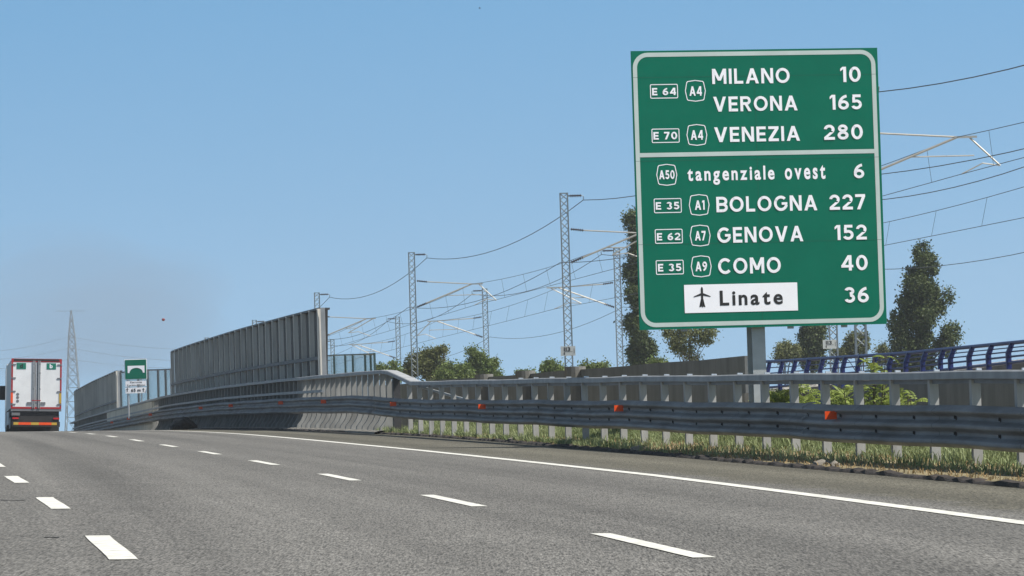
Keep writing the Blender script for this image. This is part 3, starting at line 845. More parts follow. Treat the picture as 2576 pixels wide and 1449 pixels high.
SW = ((cor[1][0] - cor[0][0]) + (cor[3][0] - cor[2][0])) / 2; SH = ((cor[0][1] - cor[2][1]) + (cor[1][1] - cor[3][1])) / 2
print('sign', SW, SH, cor)
SKEW = [(c[0], c[1]) for c in cor]
def bil(p):
    """picture point -> u (0..SW), v (0..SH) on the panel, undoing any small skew of the photo"""
    u, v = onpanel(p)
    a, b_ = .5, .5
    for _ in range(25):
        x = (1 - a) * (1 - b_) * cor[2][0] + a * (1 - b_) * cor[3][0] + (1 - a) * b_ * cor[0][0] + a * b_ * cor[1][0]
        y = (1 - a) * (1 - b_) * cor[2][1] + a * (1 - b_) * cor[3][1] + (1 - a) * b_ * cor[0][1] + a * b_ * cor[1][1]
        a += (u - x) / SW; b_ += (v - y) / SH
    return a * SW, b_ * SH
gz = R(10.5, SGD, 0).z
sg = thing('road_sign', (sc_.x, sc_.y, gz), 'large green motorway distance sign with white town names from MILANO to Linate', 'road sign')
SO = sc_ - ex * (SW / 2) - ez * (SH / 2) + en * .02       # lower left corner of the face
b = MB(); b.obox(sc_, ex * (SW / 2), en * .02, ez * (SH / 2)); panel = b.build('panel', M['sign_green'], sg)
def uvpoly(pts, lift): return [SO + ex * u + ez * v + en * lift for u, v in pts]
def rrect(u0, u1, v0, v1, r, n=8):
    o = []
    for cx__, cy__, a0 in ((u1 - r, v1 - r, 0), (u0 + r, v1 - r, 90), (u0 + r, v0 + r, 180), (u1 - r, v0 + r, 270)):
        for i in range(n + 1):
            a = radians(a0 + 90 * i / n); o.append((cx__ + r * cos(a), cy__ + r * sin(a)))
    return o
def ring(outer, inner, lift, name, mtl, parent):
    n = len(outer); b = MB(); b.add(uvpoly(outer, lift) + uvpoly(inner, lift), [(i, (i + 1) % n, (i + 1) % n + n, i + n) for i in range(n)])
    return b.build(name, mtl, parent)
bu0 = bil(z1p(178, 600))[0] ; bu1 = bil(z1p(2292, 600))[0]; bv1 = bil(z1p(1230, 111))[1]; bv0 = bil(z2p(1300, 1264))[1]
T = 36 / 2145 * SW; RO = 128 / 2145 * SW
ring(rrect(bu0, bu1, bv0, bv1, RO), rrect(bu0 + T, bu1 - T, bv0 + T, bv1 - T, RO - T), .004, 'border', M['sign_grey'], sg)
dv = bil(z1p(1250, 998))[1]
b = MB(); b.add(uvpoly([(bu0 + T * .98, dv - T / 2), (bu1 - T * .98, dv - T / 2), (bu1 - T * .98, dv + T / 2), (bu0 + T * .98, dv + T / 2)], .005), [(0, 1, 2, 3)]); b.build('divider', M['sign_grey'], sg)
# seams of the sheets
b = MB()
um = bil(z1p(1232, 500))[0]
for v_ in (bil(z1p(1250, 325))[1], bil(z1p(1250, 1050))[1], bil(z2p(1250, 547))[1]):
    b.add(uvpoly([(.01, v_ - .003), (SW - .01, v_ - .003), (SW - .01, v_ + .003), (.01, v_ + .003)], .0045), [(0, 1, 2, 3)])
b.add(uvpoly([(um - .0025, .01), (um + .0025, .01), (um + .0025, SH - .01), (um - .0025, SH - .01)], .0038), [(0, 1, 2, 3)])
b.build('sheet_seam', M['seam'], sg)
TILT = 25 / 2145       # fall of the lettering across the panel in the photo
def word(txt, x0, x1, y0, y1, zp, bold=.034, mtl=None, parent=None, gap=.14, lift=.006):
    t = TILT * (x1 - x0) * .7
    a = bil(zp(x0, y1 - t * .5)); c = bil(zp(x1, y0 + t * .5))
    a = bil(zp(x0, (y0 + y1) / 2)); c = bil(zp(x1, (y0 + y1) / 2)); vm = (a[1] + c[1]) / 2
    hh = (y1 - y0 - t) / 2145 * SW / 2 
    if all(ch == ' ' or glyph(ch) for ch in txt):
        return drawn(txt, a[0], c[0], vm - hh, vm + hh, SO, ex, ez, en, mtl or M['sign_white'], parent or sg, lift, gap=gap + .03, t=.205 if len(txt) < 5 and txt[0] in 'AE' else .185)
    return letters(txt, a[0], c[0], vm - hh, vm + hh, SO, ex, ez, en, mtl or M['sign_white'], parent or sg, bold, lift, gap=gap)
for w in (('MILANO', 858, 1533, 258, 393), ('10', 1975, 2152, 247, 380), ('VERONA', 868, 1600, 500, 633), ('165', 1882, 2160, 490, 620),
          ('VENEZIA', 875, 1620, 765, 898), ('280', 1830, 2168, 750, 882), ('6', 2088, 2178, 1092, 1218)): word(*w, z1p)
word('tangenziale', 640, 1398, 1110, 1272, z1p, .028, gap=.24); word('ovest', 1487, 1840, 1103, 1228, z1p, .028, gap=.24)
for w in (('BOLOGNA', 890, 1768, 142, 280), ('227', 1875, 2187, 133, 265), ('GENOVA', 897, 1645, 410, 548), ('152', 1920, 2197, 398, 528),
          ('COMO', 903, 1449, 680, 820), ('40', 1975, 2205, 662, 795), ('36', 2003, 2213, 940, 1075)): word(*w, z2p)
def eframe(x0, x1, y0, y1, zp, txt, tx):
    a = bil(zp(x0, (y0 + y1) / 2)); c = bil(zp(x1, (y0 + y1) / 2)); vm = (a[1] + c[1]) / 2; hh = (y1 - y0 - 3) / 2145 * SW / 2; r = .028; k = .016
    o = ring(rrect(a[0], c[0], vm - hh, vm + hh, r, 4), rrect(a[0] + k, c[0] - k, vm - hh + k, vm + hh - k, r - k * .8, 4), .004, 'route_frame', M['sign_white'], sg)
    word(txt, *tx, zp, .036, None, o, .16)
def oct(x0, x1, y0, y1, zp, txt, tx):
    a = bil(zp((x0 + x1) / 2, (y0 + y1) / 2)); hu = (x1 - x0) / 2145 * SW / 2; hv = (y1 - y0) / 2145 * SW / 2
    def sh(k):
        p = [(0, hv - k), (.74 * hu - k * .4, .90 * hv - k), (.84 * hu - k * .8, .80 * hv - k), (hu - k, 0), (.84 * hu - k * .8, -.80 * hv + k), (.74 * hu - k * .4, -.90 * hv + k), (0, -hv + k)]
        p += [(-u, v) for u, v in p[1:6][::-1]]
        return [(a[0] + u, a[1] + v) for u, v in p][::-1]
    o = ring(sh(0), sh(.016), .004, 'route_shield', M['sign_white'], sg)
    word(txt, *tx, zp, .05, None, o, .12)
eframe(318, 560, 395, 520, z1p, 'E 64', (335, 543, 428, 492)); oct(622, 802, 362, 546, z1p, 'A4', (660, 768, 415, 497))
eframe(330, 572, 782, 906, z1p, 'E 70', (345, 552, 811, 877)); oct(634, 813, 746, 930, z1p, 'A4', (670, 777, 797, 880))
oct(370, 550, 1092, 1277, z1p, 'A50', (393, 528, 1145, 1222))
eframe(347, 588, 163, 290, z2p, 'E 35', (363, 568, 195, 260)); oct(652, 830, 130, 312, z2p, 'A1', (703, 788, 182, 263))
eframe(355, 596, 430, 556, z2p, 'E 62', (372, 575, 464, 528)); oct(659, 838, 396, 580, z2p, 'A7', (703, 796, 448, 530))
eframe(362, 604, 700, 826, z2p, 'E 35', (380, 583, 732, 798)); oct(667, 846, 663, 848, z2p, 'A9', (706, 807, 715, 797))
q = [bil(z2p(*p)) for p in ((612, 1163), (1598, 1142), (1590, 899), (606, 916))]
u0_, u1_ = (q[0][0] + q[3][0]) / 2, (q[1][0] + q[2][0]) / 2; v0_, v1_ = (q[0][1] + q[1][1]) / 2, (q[2][1] + q[3][1]) / 2
b = MB(); b.add(uvpoly([(u0_, v0_), (u1_, v0_), (u1_, v1_), (u0_, v1_)], .007), [(0, 1, 2, 3)]); plate = b.build('white_plate', M['sign_white'], sg)
word('Linate', 917, 1465, 962, 1095, z2p, .026, M['sign_black'], plate, .22, .011)
# aeroplane symbol
half = [(0, 1.0), (.045, .93), (.065, .80), (.065, .44), (.50, .16), (.50, .09), (.065, .22), (.06, 0), (.035, -.55), (.17, -.72), (.17, -.80), (.04, -.74), (0, -.85)]
a = bil(z2p(763, 1028)); uvs = [(a[0] + x * .345, a[1] + y * .228 - .01) for x, y in half + [(-x, y) for x, y in half[1:-1][::-1]]]
bm = bmesh.new(); f = bm.faces.new([bm.verts.new(p) for p in uvpoly(uvs, .011)]); bmesh.ops.triangulate(bm, faces=[f])
b = MB(); bm.verts.index_update(); b.add([v.co[:] for v in bm.verts], [[v.index for v in f.verts] for f in bm.faces]); bm.free(); b.build('aeroplane_symbol', M['sign_black'], plate)
# back rails, brackets and the H-section post
for v_ in (.35, 1.5, 2.7, 3.9, 5.1):
    b = MB(); b.obox(sc_ - ez * (SH / 2 - v_) - en * .07, ex * (SW / 2 - .1), en * .04, ez * .05); b.build('back_rail', M['zinc'], sg)
for px in (1722, 1990, 2125):
    b = MB(); u_, _ = onpanel((px, 820)); b.obox(sc_ + ex * u_ - ez * (SH / 2 + .015) - en * .05, ex * .06, en * .03, ez * .03); b.build('bracket', M['zinc'], sg)
pu = onpanel((1915, 826))[0]; pcx = sc_ + ex * pu - en * .52
ztop = sc_.z + SH / 2 - .3; zb = gz - .5; hz = (ztop - zb) / 2; zc = (ztop + zb) / 2
b = MB(); c = Vector((pcx.x, pcx.y, zc))
b.obox(c + en * .24, ex * .135, en * .012, ez * hz); b.obox(c - en * .24, ex * .135, en * .012, ez * hz); b.obox(c, ex * .008, en * .228, ez * hz)
b.build('post', M['zinc_light'], sg)

# ------------------------------------------------------------------ the small bridge sign
BD = 216.0; s = BD / FOC
c = P(341, 928, BD); bs = thing('road_sign', (c.x, c.y, P(341, 1030, BD).z), 'small green sign with a white bridge symbol and two white plates, between the noise barriers', 'road sign')
def flat(px0, px1, py0, py1, dy, mtl, name, parent, th_=.02):
    a = P(px0, py1, BD); q = P(px1, py0, BD); b = MB(); b.box(a.x, q.x, BD - dy - th_, BD - dy, a.z, q.z); return b.build(name, mtl, parent)
flat(314, 369, 902.5, 955.5, 0, M['sign_white'], 'panel', bs); gp = flat(315.6, 367.6, 904.2, 954, .025, M['sign_green'], 'green_face', bs, .01)
wx = P(321, 920, BD); wq = P(364, 938, BD); wmm = (wx.x + wq.x) / 2; ww = (wq.x - wx.x) / 2; zt_ = P(342, 920, BD).z; zb_ = P(342, 938, BD).z
arc = [(wmm + ww * .92 * cos(radians(a)) * .86, zb_ + (zt_ - zb_) * .70 * sin(radians(a))) for a in range(0, 181, 12)]
vs = []; 
for (x, z) in arc: vs += [(x, BD - .045, z), (wmm + (x - wmm) * 1.12 if abs(x - wmm) > ww * .7 else x, BD - .045, zt_)]
vs = [(wmm + ww, BD - .045, zb_), (wmm + ww, BD - .045, zt_)] + vs + [(wmm - ww, BD - .045, zb_), (wmm - ww, BD - .045, zt_)]
MB().add(vs, [(2 * i, 2 * i + 1, 2 * i + 3, 2 * i + 2) for i in range(len(vs) // 2 - 1)]).build('bridge_symbol', M['sign_white'], gp)
p1_ = flat(316, 368, 957.5, 972.5, 0, M['sign_white'], 'name_plate', bs); p2_ = flat(316, 368, 974, 990, 0, M['sign_white'], 'distance_plate', bs)
def btxt(t_, px0, px1, py0, py1, par, bold=.02):
    a = P(px0, py1, BD); q = P(px1, py0, BD)
    letters(t_, 0, q.x - a.x, 0, q.z - a.z, Vector((a.x, BD - .02, a.z)), Vector((1, 0, 0)), Vector((0, 0, 1)), Vector((0, -1, 0)), M['sign_black'], par, bold, .008, gap=.1)
btxt('Ferrovia', 328, 357, 958.8, 964.2, p1_); btxt('Torino-Milano', 319, 365, 966.2, 971.2, p1_); btxt('65 m', 330, 354, 977, 986, p2_, .03)
for px in (320.5, 361):
    a = P(px, 986, BD); q = P(px, 976, BD); h = q.z - a.z
    b = MB(); b.add([(a.x - .02, BD - .03, a.z), (a.x + .02, BD - .03, a.z), (a.x + .02, BD - .03, a.z + h * .6), (a.x - .02, BD - .03, a.z + h * .6), (a.x - .07, BD - .03, a.z + h * .6), (a.x + .07, BD - .03, a.z + h * .6), (a.x, BD - .03, a.z + h)], [(0, 1, 2, 3), (4, 5, 6)])
    b.build('arrow', M['sign_black'], p2_)
for px in (324, 357):
    a = P(px, 1035, BD); q = P(px, 910, BD); b = MB(); b.tube([(a.x, BD + .05, a.z - .4), (a.x, BD + .05, q.z)], .045, 8); b.build('post', M['bolt'], bs)

# ------------------------------------------------------------------ the lorry
M['truck_white'] = mat('truck_white', (.80, .81, .82), .45, var=.06, scale=1.5)
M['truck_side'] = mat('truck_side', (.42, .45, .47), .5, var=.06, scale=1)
M['truck_red'] = mat('truck_red', (.38, .018, .022), .5, var=.1, scale=2)
M['truck_dark'] = mat('truck_dark', (.022, .02, .021), .7, var=.3, scale=3)
M['rubber'] = mat('rubber', (.02, .02, .02), .85, var=.2, scale=6)
M['yellow'] = mat('yellow_film', (.55, .36, .05), .5)
M['red_lens'] = mat('red_lens', (.55, .01, .012), .25)
M['grey_trim'] = mat('grey_trim', (.20, .20, .21), .5, .3)
M['placard'] = mat('placard_green', (.005, .19, .12), .5)
TD = 194.0
tb = P(90, 1088.5, TD)
tk = thing('lorry', tb, 'white articulated lorry with red framed rear doors driving away in the right lane', 'lorry')
tk.rotation_euler = (radians(.2), ROLL + radians(.4), math.atan(.153))
def tbx(name, mtl, boxes, parent=None):
    b = MB()
    for q in boxes: b.box(*q)
    o = b.build(name, mtl, parent or tk, local=True); return o
Wd = 1.26
tbx('trailer_body', M['truck_side'], [(-Wd + .02, Wd - .02, .05, 13.5, 1.24, 3.69)])
tbx('rear_frame', M['truck_red'], [(-Wd, -Wd + .08, -.03, .06, 1.2, 3.72), (Wd - .08, Wd, -.03, .06, 1.2, 3.72), (-Wd + .08, Wd - .08, -.03, .06, 3.55, 3.72), (-Wd + .08, Wd - .08, -.03, .06, 1.2, 1.29)])
tbx('roof_trim', M['truck_dark'], [(-Wd + .12, Wd - .12, -.036, -.031, 3.60, 3.70)])
for sgn in (-1, 1):
    x0, x1 = (-Wd + .085, -.005) if sgn < 0 else (.005, Wd - .085)
    dr = tbx('rear_door', M['truck_white'], [(x0, x1, -.02, .045, 1.295, 3.545)])
    xr = sgn * .10
    b = MB(); b.tube([(xr, -.05, 1.22), (xr, -.05, 3.62)], .022, 8); b.tube([(xr + sgn * .08, -.05, 1.22), (xr + sgn * .08, -.05, 3.62)], .018, 8)
    for zz in (1.4, 2.2, 3.0, 3.45): b.box(xr - .05, xr + .12 if sgn > 0 else xr + .05, -.045, -.021, zz - .03, zz + .03)
    b.build('lock_rod', M['zinc'], dr, local=True)
    tbx('door_seal', M['grey_trim'], [(min(sgn * .02, sgn * .07), max(sgn * .02, sgn * .07), -.026, -.0205, 1.3, 3.54)], dr)
    tbx('lock_handle', M['grey_trim'], [(min(sgn * .22, sgn * .46), max(sgn * .22, sgn * .46), -.055, -.022, 1.42, 1.54)], dr)
    hx = sgn * (Wd - .11)
    for zz in (3.42, 2.74, 2.07, 1.42):
        tbx('hinge', M['grey_trim'], [(min(hx - sgn * .12, hx + sgn * .10), max(hx - sgn * .12, hx + sgn * .10), -.045, -.034, zz - .03, zz + .03)], dr)
    px_ = (-1.0, -.53) if sgn < 0 else (.50, .97)
    pl_ = tbx('placard', M['placard'], [(px_[0], px_[1], -.03, -.021, 3.19, 3.50)], dr)
    b0 = Vector((px_[0] + (.16 if sgn < 0 else .15), -.03, 3.25))
    vs, fs = text_mesh('d' if sgn < 0 else 'b', .03); mn = vs.min(0); mx = vs.max(0); qq = (vs - mn) / (mx - mn + 1e-9)
    MB().add([(b0.x + a[0] * .15, -.035, b0.z + a[1] * .21) for a in qq], fs).build('lettering', M['sign_black'] if sgn < 0 else M['sign_white'], pl_, local=True)
    rx = sgn * (Wd - .05)
    tbx('side_reflector', M['orange'] if sgn < 0 else M['yellow'], [(rx - .065, rx + .045, -.042, -.032, 1.48, 2.0)])
    tbx('tail_light', M['red_lens'], [(sgn * 1.02 - .15, sgn * 1.02 + .15, -.02, .05, .68, .76)])
    tbx('mud_flap', M['rubber'], [(sgn * .90 - .32, sgn * .90 + .32, 1.9, 1.92, .10, .95)])
tbx('orange_mark', M['orange'], [(.28, .62, .0, .0021, 0, .001)]) if False else None
for zz in (1.58, 1.76, 1.92):
    b = MB(); b.tube([(-.93, -.028, zz), (-.93, -.0205, zz)], .075, 14); b.build('speed_disc', M['grey_trim'], tk, local=True)
tbx('centre_bar', M['truck_red'], [(-.23, .23, -.072, -.06, 1.6, 1.64)])
tbx('sill', M['grey_trim'], [(-Wd, Wd, -.02, .3, 1.08, 1.195)])
tbx('chassis', M['truck_dark'], [(-1.15, 1.15, .1, 13.2, .82, 1.23), (-1.1, 1.1, .06, .12, .35, 1.08)])
tbx('shade_block', M['truck_dark'], [(-1.12, 1.12, 3.0, 4.6, .10, .82)])  # added dark box standing in for the shade under the trailer
tbx('light_box', M['grey_trim'], [(-1.22, -.8, -.01, .1, .86, 1.0)])
ub = tbx('underrun_bar', M['truck_dark'], [(-1.2, 1.2, .0, .12, .30, .56)])
seg = [(-1.12, -.87, 'yellow'), (-.87, -.25, 'orange'), (-.25, .15, 'yellow'), (.15, .78, 'orange'), (.78, 1.05, 'yellow')]
for a, c, mm_ in seg: tbx('marker_strip', M[mm_], [(a + .002, c - .002, -.012, -.001, .39, .52)], ub)
for y in (2.6, 3.9, 5.2, 11.6, 14.8):
    for sgn in (-1, 1):
        b = MB(); b.tube([(sgn * .82, y, .52), (sgn * 1.22, y, .52)], .52, 20); wh = b.build('wheel', M['rubber'], tk, local=True)
        b = MB(); b.tube([(sgn * 1.222, y, .52), (sgn * 1.235, y, .52)], .28, 16); b.build('rim', M['zinc_light'], wh, local=True)
tbx('side_skirt', M['truck_side'], [(-1.24, -1.2, 6.2, 10.4, .5, 1.15), (1.2, 1.24, 6.2, 10.4, .5, 1.15)])
cabo = tbx('cab', M['truck_white'], [(-1.24, 1.24, 14.2, 16.2, .45, 3.6), (-1.2, 1.2, 14.25, 16.0, 3.6, 3.85)])
tbx('cab_chassis', M['truck_dark'], [(-1.1, 1.1, 10.5, 16, .45, .95)])
for sgn in (-1, 1):
    tbx('mirror', M['rubber'], [(min(sgn * 1.22, sgn * 1.54), max(sgn * 1.22, sgn * 1.54), 16.1, 16.3, 1.95, 2.72), (min(sgn * 1.20, sgn * 1.30), max(sgn * 1.20, sgn * 1.30), 16.1, 16.2, 2.5, 2.56)], cabo)

# ------------------------------------------------------------------ pylon and its lines
PD = 1150.0; ps = PD / FOC
pb = P(190, 1224, PD); ptop = P(190, 780, PD)
py = thing('pylon', (pb.x, pb.y, -4), 'slender grey lattice power pylon far behind the lorry', 'pylon')
def phw(row): return interp(row, [780, 800, 850, 950, 1050, 1224], [.6, 3, 8, 13, 18.5, 30]) * ps
b = MB(); rowsY = [1230, 1170, 1110, 1050, 1010, 975, 945, 918, 893, 870, 850, 832, 816, 800, 780]
cx0 = pb.x
def pz(r): return P(190, r, PD).z
prev = None
for r in rowsY:
    h = phw(r); z = pz(r); cur = [(cx0 - h, PD - h, z), (cx0 + h, PD - h, z), (cx0 + h, PD + h, z), (cx0 - h, PD + h, z)]
    if prev:
        for i in range(4):
            b.tube([prev[i], cur[i]], .13, 4); j = (i + 1) % 4
            b.tube([prev[i], cur[j]], .07, 3); b.tube([prev[j], cur[i]], .07, 3); b.tube([cur[i], cur[j]], .06, 3)
    prev = cur
b.build('lattice_tower', M['pylon'], py)
for r, L_ in ((848, 5.5), (876, 6.5), (904, 7.5)):
    z = pz(r); b = MB()
    for sgn in (-1, 1): b.tube([(cx0, PD, z + .9), (cx0, PD + sgn * L_, z)], .1, 4); b.tube([(cx0, PD, z), (cx0, PD + sgn * L_, z)], .1, 4)
    b.build('crossarm', M['pylon'], py)
b = MB(); b.tube([(cx0 - 4.4, PD, pz(781)), (cx0 + 4.2, PD, pz(783))], .06, 4); b.build('earth_arm', M['pylon'], py)
for r, (ly, ry), lab in ((848, (880, 878), 'highest pale power line hung from the far pylon'), (876, (899, 907), 'middle pale power line hung from the far pylon'), (904, (921, 926), 'lowest pale power line hung from the far pylon')):
    z = pz(r); a = Vector((cx0, PD - 6, z))
    l0 = P(-60, ly + 6, PD - 6); r1 = P(435, ry, PD - 6); r2 = P(900, ry + 30, PD - 6)
    pts = span(l0, a, 1.0) + span(a, r1, .6)[1:] + span(r1, r2, .4)[1:]
    b = MB(); b.tube(pts, .036, 4); tag(b.build('power_line', M['wire']), lab, 'power line')

# ------------------------------------------------------------------ trees and plants
def leafmat(name, c1, c2, island=.35, trans=.25, scale=.8, rough=.6): return mat(name, c1, rough, col2=c2, scale=scale, island=island, trans=trans, spec=.3)
M['poplar'] = leafmat('poplar_leaf', (.045, .066, .022), (.10, .128, .045))
M['poplar_olive'] = leafmat('poplar_leaf_olive', (.07, .072, .028), (.12, .115, .05))
M['olive'] = leafmat('olive_leaf', (.10, .118, .045), (.19, .20, .085))
M['green'] = leafmat('green_leaf', (.08, .125, .03), (.17, .21, .06))
M['brown_green'] = leafmat('brown_green_leaf', (.085, .098, .030), (.15, .16, .05))
M['ailanthus'] = leafmat('ailanthus_leaf', (.16, .22, .045), (.30, .36, .09), .3, .35, 3)
def leaves(b, centres, radii, ncl, per, leaf, spread, flat=1.0, seedv=0):
    r_ = np.random.default_rng(seedv)
    vol = np.array([a * c * d for a, c, d in radii]) ** .75; pr = vol / vol.sum()
    ids = r_.choice(len(centres), ncl, p=pr)
    V = []; Fc = []; o = len(b.v)
    for i in ids:
        while True:
            q = r_.uniform(-1, 1, 3)
            n2 = (q ** 2).sum()
            if n2 <= 1 and n2 > r_.uniform(0, .75): break
        c = np.array(centres[i]) + q * np.array(radii[i])
        sp = spread * r_.uniform(.6, 1.5)
        pts = c + r_.normal(0, 1, (per, 3)) * np.array([sp, sp, sp * flat])
        for p in pts:
            a = r_.normal(0, 1, 3); a /= np.linalg.norm(a); t = r_.normal(0, 1, 3); t -= a * t.dot(a); t /= np.linalg.norm(t); w = np.cross(a, t)
            s_ = leaf * r_.uniform(.6, 1.4)
            V += [tuple(p - t * s_), tuple(p + w * s_ * .55), tuple(p + t * s_), tuple(p - w * s_ * .55)]
            k = o + len(V) - 4; Fc.append((k, k + 1, k + 2, k + 3))
    b.v += V; b.f += Fc
def tree(name, d, base_px, blobs, label, mtl, ncl=260, per=16, leaf=.16, spread=.32, # sizes are scaled below
          base_z=-4, trunk_r=.22, group='trees beyond the railway', lean=0, depth=.8, show_limbs=True):
    """blobs: (px, py, rx, ry) in picture units at depth d"""
    s = d / FOC; leaf *= .55; per = int(per * 2.6); spread *= .52; ncl = int(ncl * .95)
    cen = []; rad = []
    for px, py_, rx, ry in blobs:
        c = P(px, py_, d + random.uniform(-.5, .5) * rx * s); cen.append(c); rad.append((rx * s * .84, max(rx * s * depth * .84, .4), ry * s * .84))
    base = P(base_px, 1190, d); base.z = base_z
    root = thing(name, base, label, 'tree', group)
    top = max(cen, key=lambda c: c.z)
    b = MB(); n = 8; pts = []
    for i in range(n + 1):
        q = i / n; p = base.lerp(Vector((top.x, top.y, top.z)), q); p += Vector((random.uniform(-.12, .12), random.uniform(-.12, .12), 0)) * (1 if 0 < i else 0); pts.append(p)
    b.tube(pts, trunk_r, 7, r1=.03); tr = b.build('trunk', M['bark'], root, smooth=True)
    for c in cen:
        hz_ = c.z - .30 * (c.z - base.z) * random.uniform(.5, 1); q = (hz_ - base.z) / max(.1, top.z - base.z); q = min(max(q, .08), .95)
        p0 = base.lerp(top, q); mid = p0.lerp(c, .55) + Vector((0, 0, .15 * (c - p0).length))
        b = MB(); b.tube([p0, p0.lerp(mid, .5), mid, c, c + (c - mid) * .5], trunk_r * .32, 5, r1=.015)
        b.build('limb', M['bark'], tr)
    b = MB(); leaves(b, [tuple(c) for c in cen], rad, ncl, per, leaf, spread, seedv=int(abs(base_px) * 7 + d))
    b.build('crown', M[mtl], root)
    return root
# tall poplar left of the sign
tree('poplar', 262, 1612, [(1590, 552, 16, 20), (1600, 590, 24, 30), (1606, 640, 26, 34), (1588, 690, 20, 30), (1612, 700, 24, 34), (1595, 750, 24, 34), (1618, 770, 24, 36), (1592, 815, 18, 30), (1612, 845, 22, 34), (1630, 880, 16, 26), (1600, 890, 24, 38), (1625, 915, 20, 20)],
     'tall narrow dark poplar showing along the left edge of the big sign', 'poplar', 620, 16, .17, .34)
# big poplar right of the sign
tree('poplar', 270, 2318, [(2316, 632, 26, 24), (2330, 668, 34, 34), (2300, 690, 24, 26), (2312, 725, 44, 40), (2290, 760, 34, 30), (2340, 745, 30, 40), (2382, 745, 20, 26), (2318, 800, 40, 44), (2266, 815, 32, 42), (2270, 868, 34, 40), (2322, 870, 38, 50), (2392, 840, 26, 28), (2378, 870, 26, 30), (2360, 775, 22, 22), (2310, 920, 46, 40), (2270, 930, 36, 30)],
     'large dark poplar of several heads standing alone right of the big sign', 'poplar', 900, 16, .18, .34, trunk_r=.3)
# dark poplar under the sign
tree('poplar', 300, 2045, [(2035, 800, 26, 40), (2060, 810, 22, 40), (2030, 850, 22, 40), (2058, 860, 22, 40), (2020, 885, 20, 26), (2045, 905, 34, 30), (2040, 740, 20, 40)],
     'dark poplar whose lower half shows below the big sign beside the thin mast', 'poplar', 420, 16, .18, .34)
# airy tree below the sign, left
tree('ash_tree', 215, 1728, [(1690, 838, 34, 12), (1735, 832, 36, 14), (1775, 838, 30, 14), (1712, 858, 30, 12), (1758, 856, 24, 12), (1725, 880, 26, 12), (1700, 876, 16, 8), (1740, 898, 24, 10), (1780, 860, 16, 8)],
     'airy pale olive tree with thin branches just left of the sign post', 'olive', 210, 12, .12, .26, trunk_r=.10)
tree('bushy_tree', 280, 1978, [(1975, 878, 22, 18), (1990, 895, 20, 20), (1965, 898, 16, 14), (1998, 880, 14, 12)],
     'small rounded olive tree just right of the sign post', 'olive', 150, 14, .15, .3, trunk_r=.12)
tree('bushy_tree', 285, 2155, [(2150, 855, 24, 18), (2166, 870, 22, 22), (2140, 880, 20, 20), (2110, 890, 24, 18), (2172, 848, 14, 12)],
     'olive tree behind the thick mast below the right part of the sign', 'olive', 170, 14, .15, .3, trunk_r=.12)
tree('bushy_tree', 290, 2225, [(2218, 880, 14, 14), (2232, 900, 18, 16), (2212, 902, 12, 14)],
     'small pale bush showing at the left foot of the large poplar', 'olive', 80, 14, .14, .28, trunk_r=.1)
for (bp, d, blobs, lab, mt_, nc) in (
    (1070, 258, [(1045, 905, 24, 20), (1075, 900, 26, 24), (1100, 890, 22, 16), (1060, 925, 34, 22), (1030, 930, 26, 20), (1105, 918, 24, 20), (1118, 882, 10, 8), (1090, 940, 34, 18)], 'brownish green tree behind the mast right of the kinked rail', 'brown_green', 330),
    (1150, 252, [(1135, 932, 30, 22), (1165, 938, 30, 20), (1120, 945, 30, 16), (1155, 952, 40, 14)], 'low bright green tree between the two masts above the kinked rail', 'green', 240),
    (1200, 262, [(1188, 885, 16, 14), (1205, 900, 20, 18), (1190, 920, 22, 18), (1225, 925, 22, 20), (1240, 915, 14, 14), (1215, 945, 36, 16), (1250, 945, 16, 12)], 'upright dark green tree behind the mast, right end of the tree group', 'green', 260),
    (972, 250, [(962, 930, 18, 10), (990, 918, 14, 8), (975, 942, 24, 12), (1000, 940, 16, 14)], 'small sparse tree just right of the glass screen', 'green', 90),
    (1395, 240, [(1382, 918, 16, 9), (1400, 926, 18, 8), (1370, 930, 14, 8), (1395, 938, 26, 8)], 'small leafy tree top left of the tallest mast, over the wall', 'green', 90),
    (1490, 236, [(1478, 922, 14, 8), (1500, 928, 18, 8), (1520, 924, 14, 6), (1492, 936, 24, 8)], 'flat topped small tree between the tallest mast and the poplar', 'green', 85),
    (1655, 230, [(1652, 912, 12, 8), (1662, 920, 12, 8), (1645, 922, 10, 6)], 'tiny tree top between the tall poplar and the airy tree', 'green', 40),
    (1320, 262, [(1310, 940, 14, 6), (1335, 942, 12, 5)], 'faint low bush over the concrete wall left of the tallest mast', 'green', 30)):
    tree('bushy_tree', d, bp, blobs, lab, mt_, nc, 14, .14, .27, trunk_r=.12)

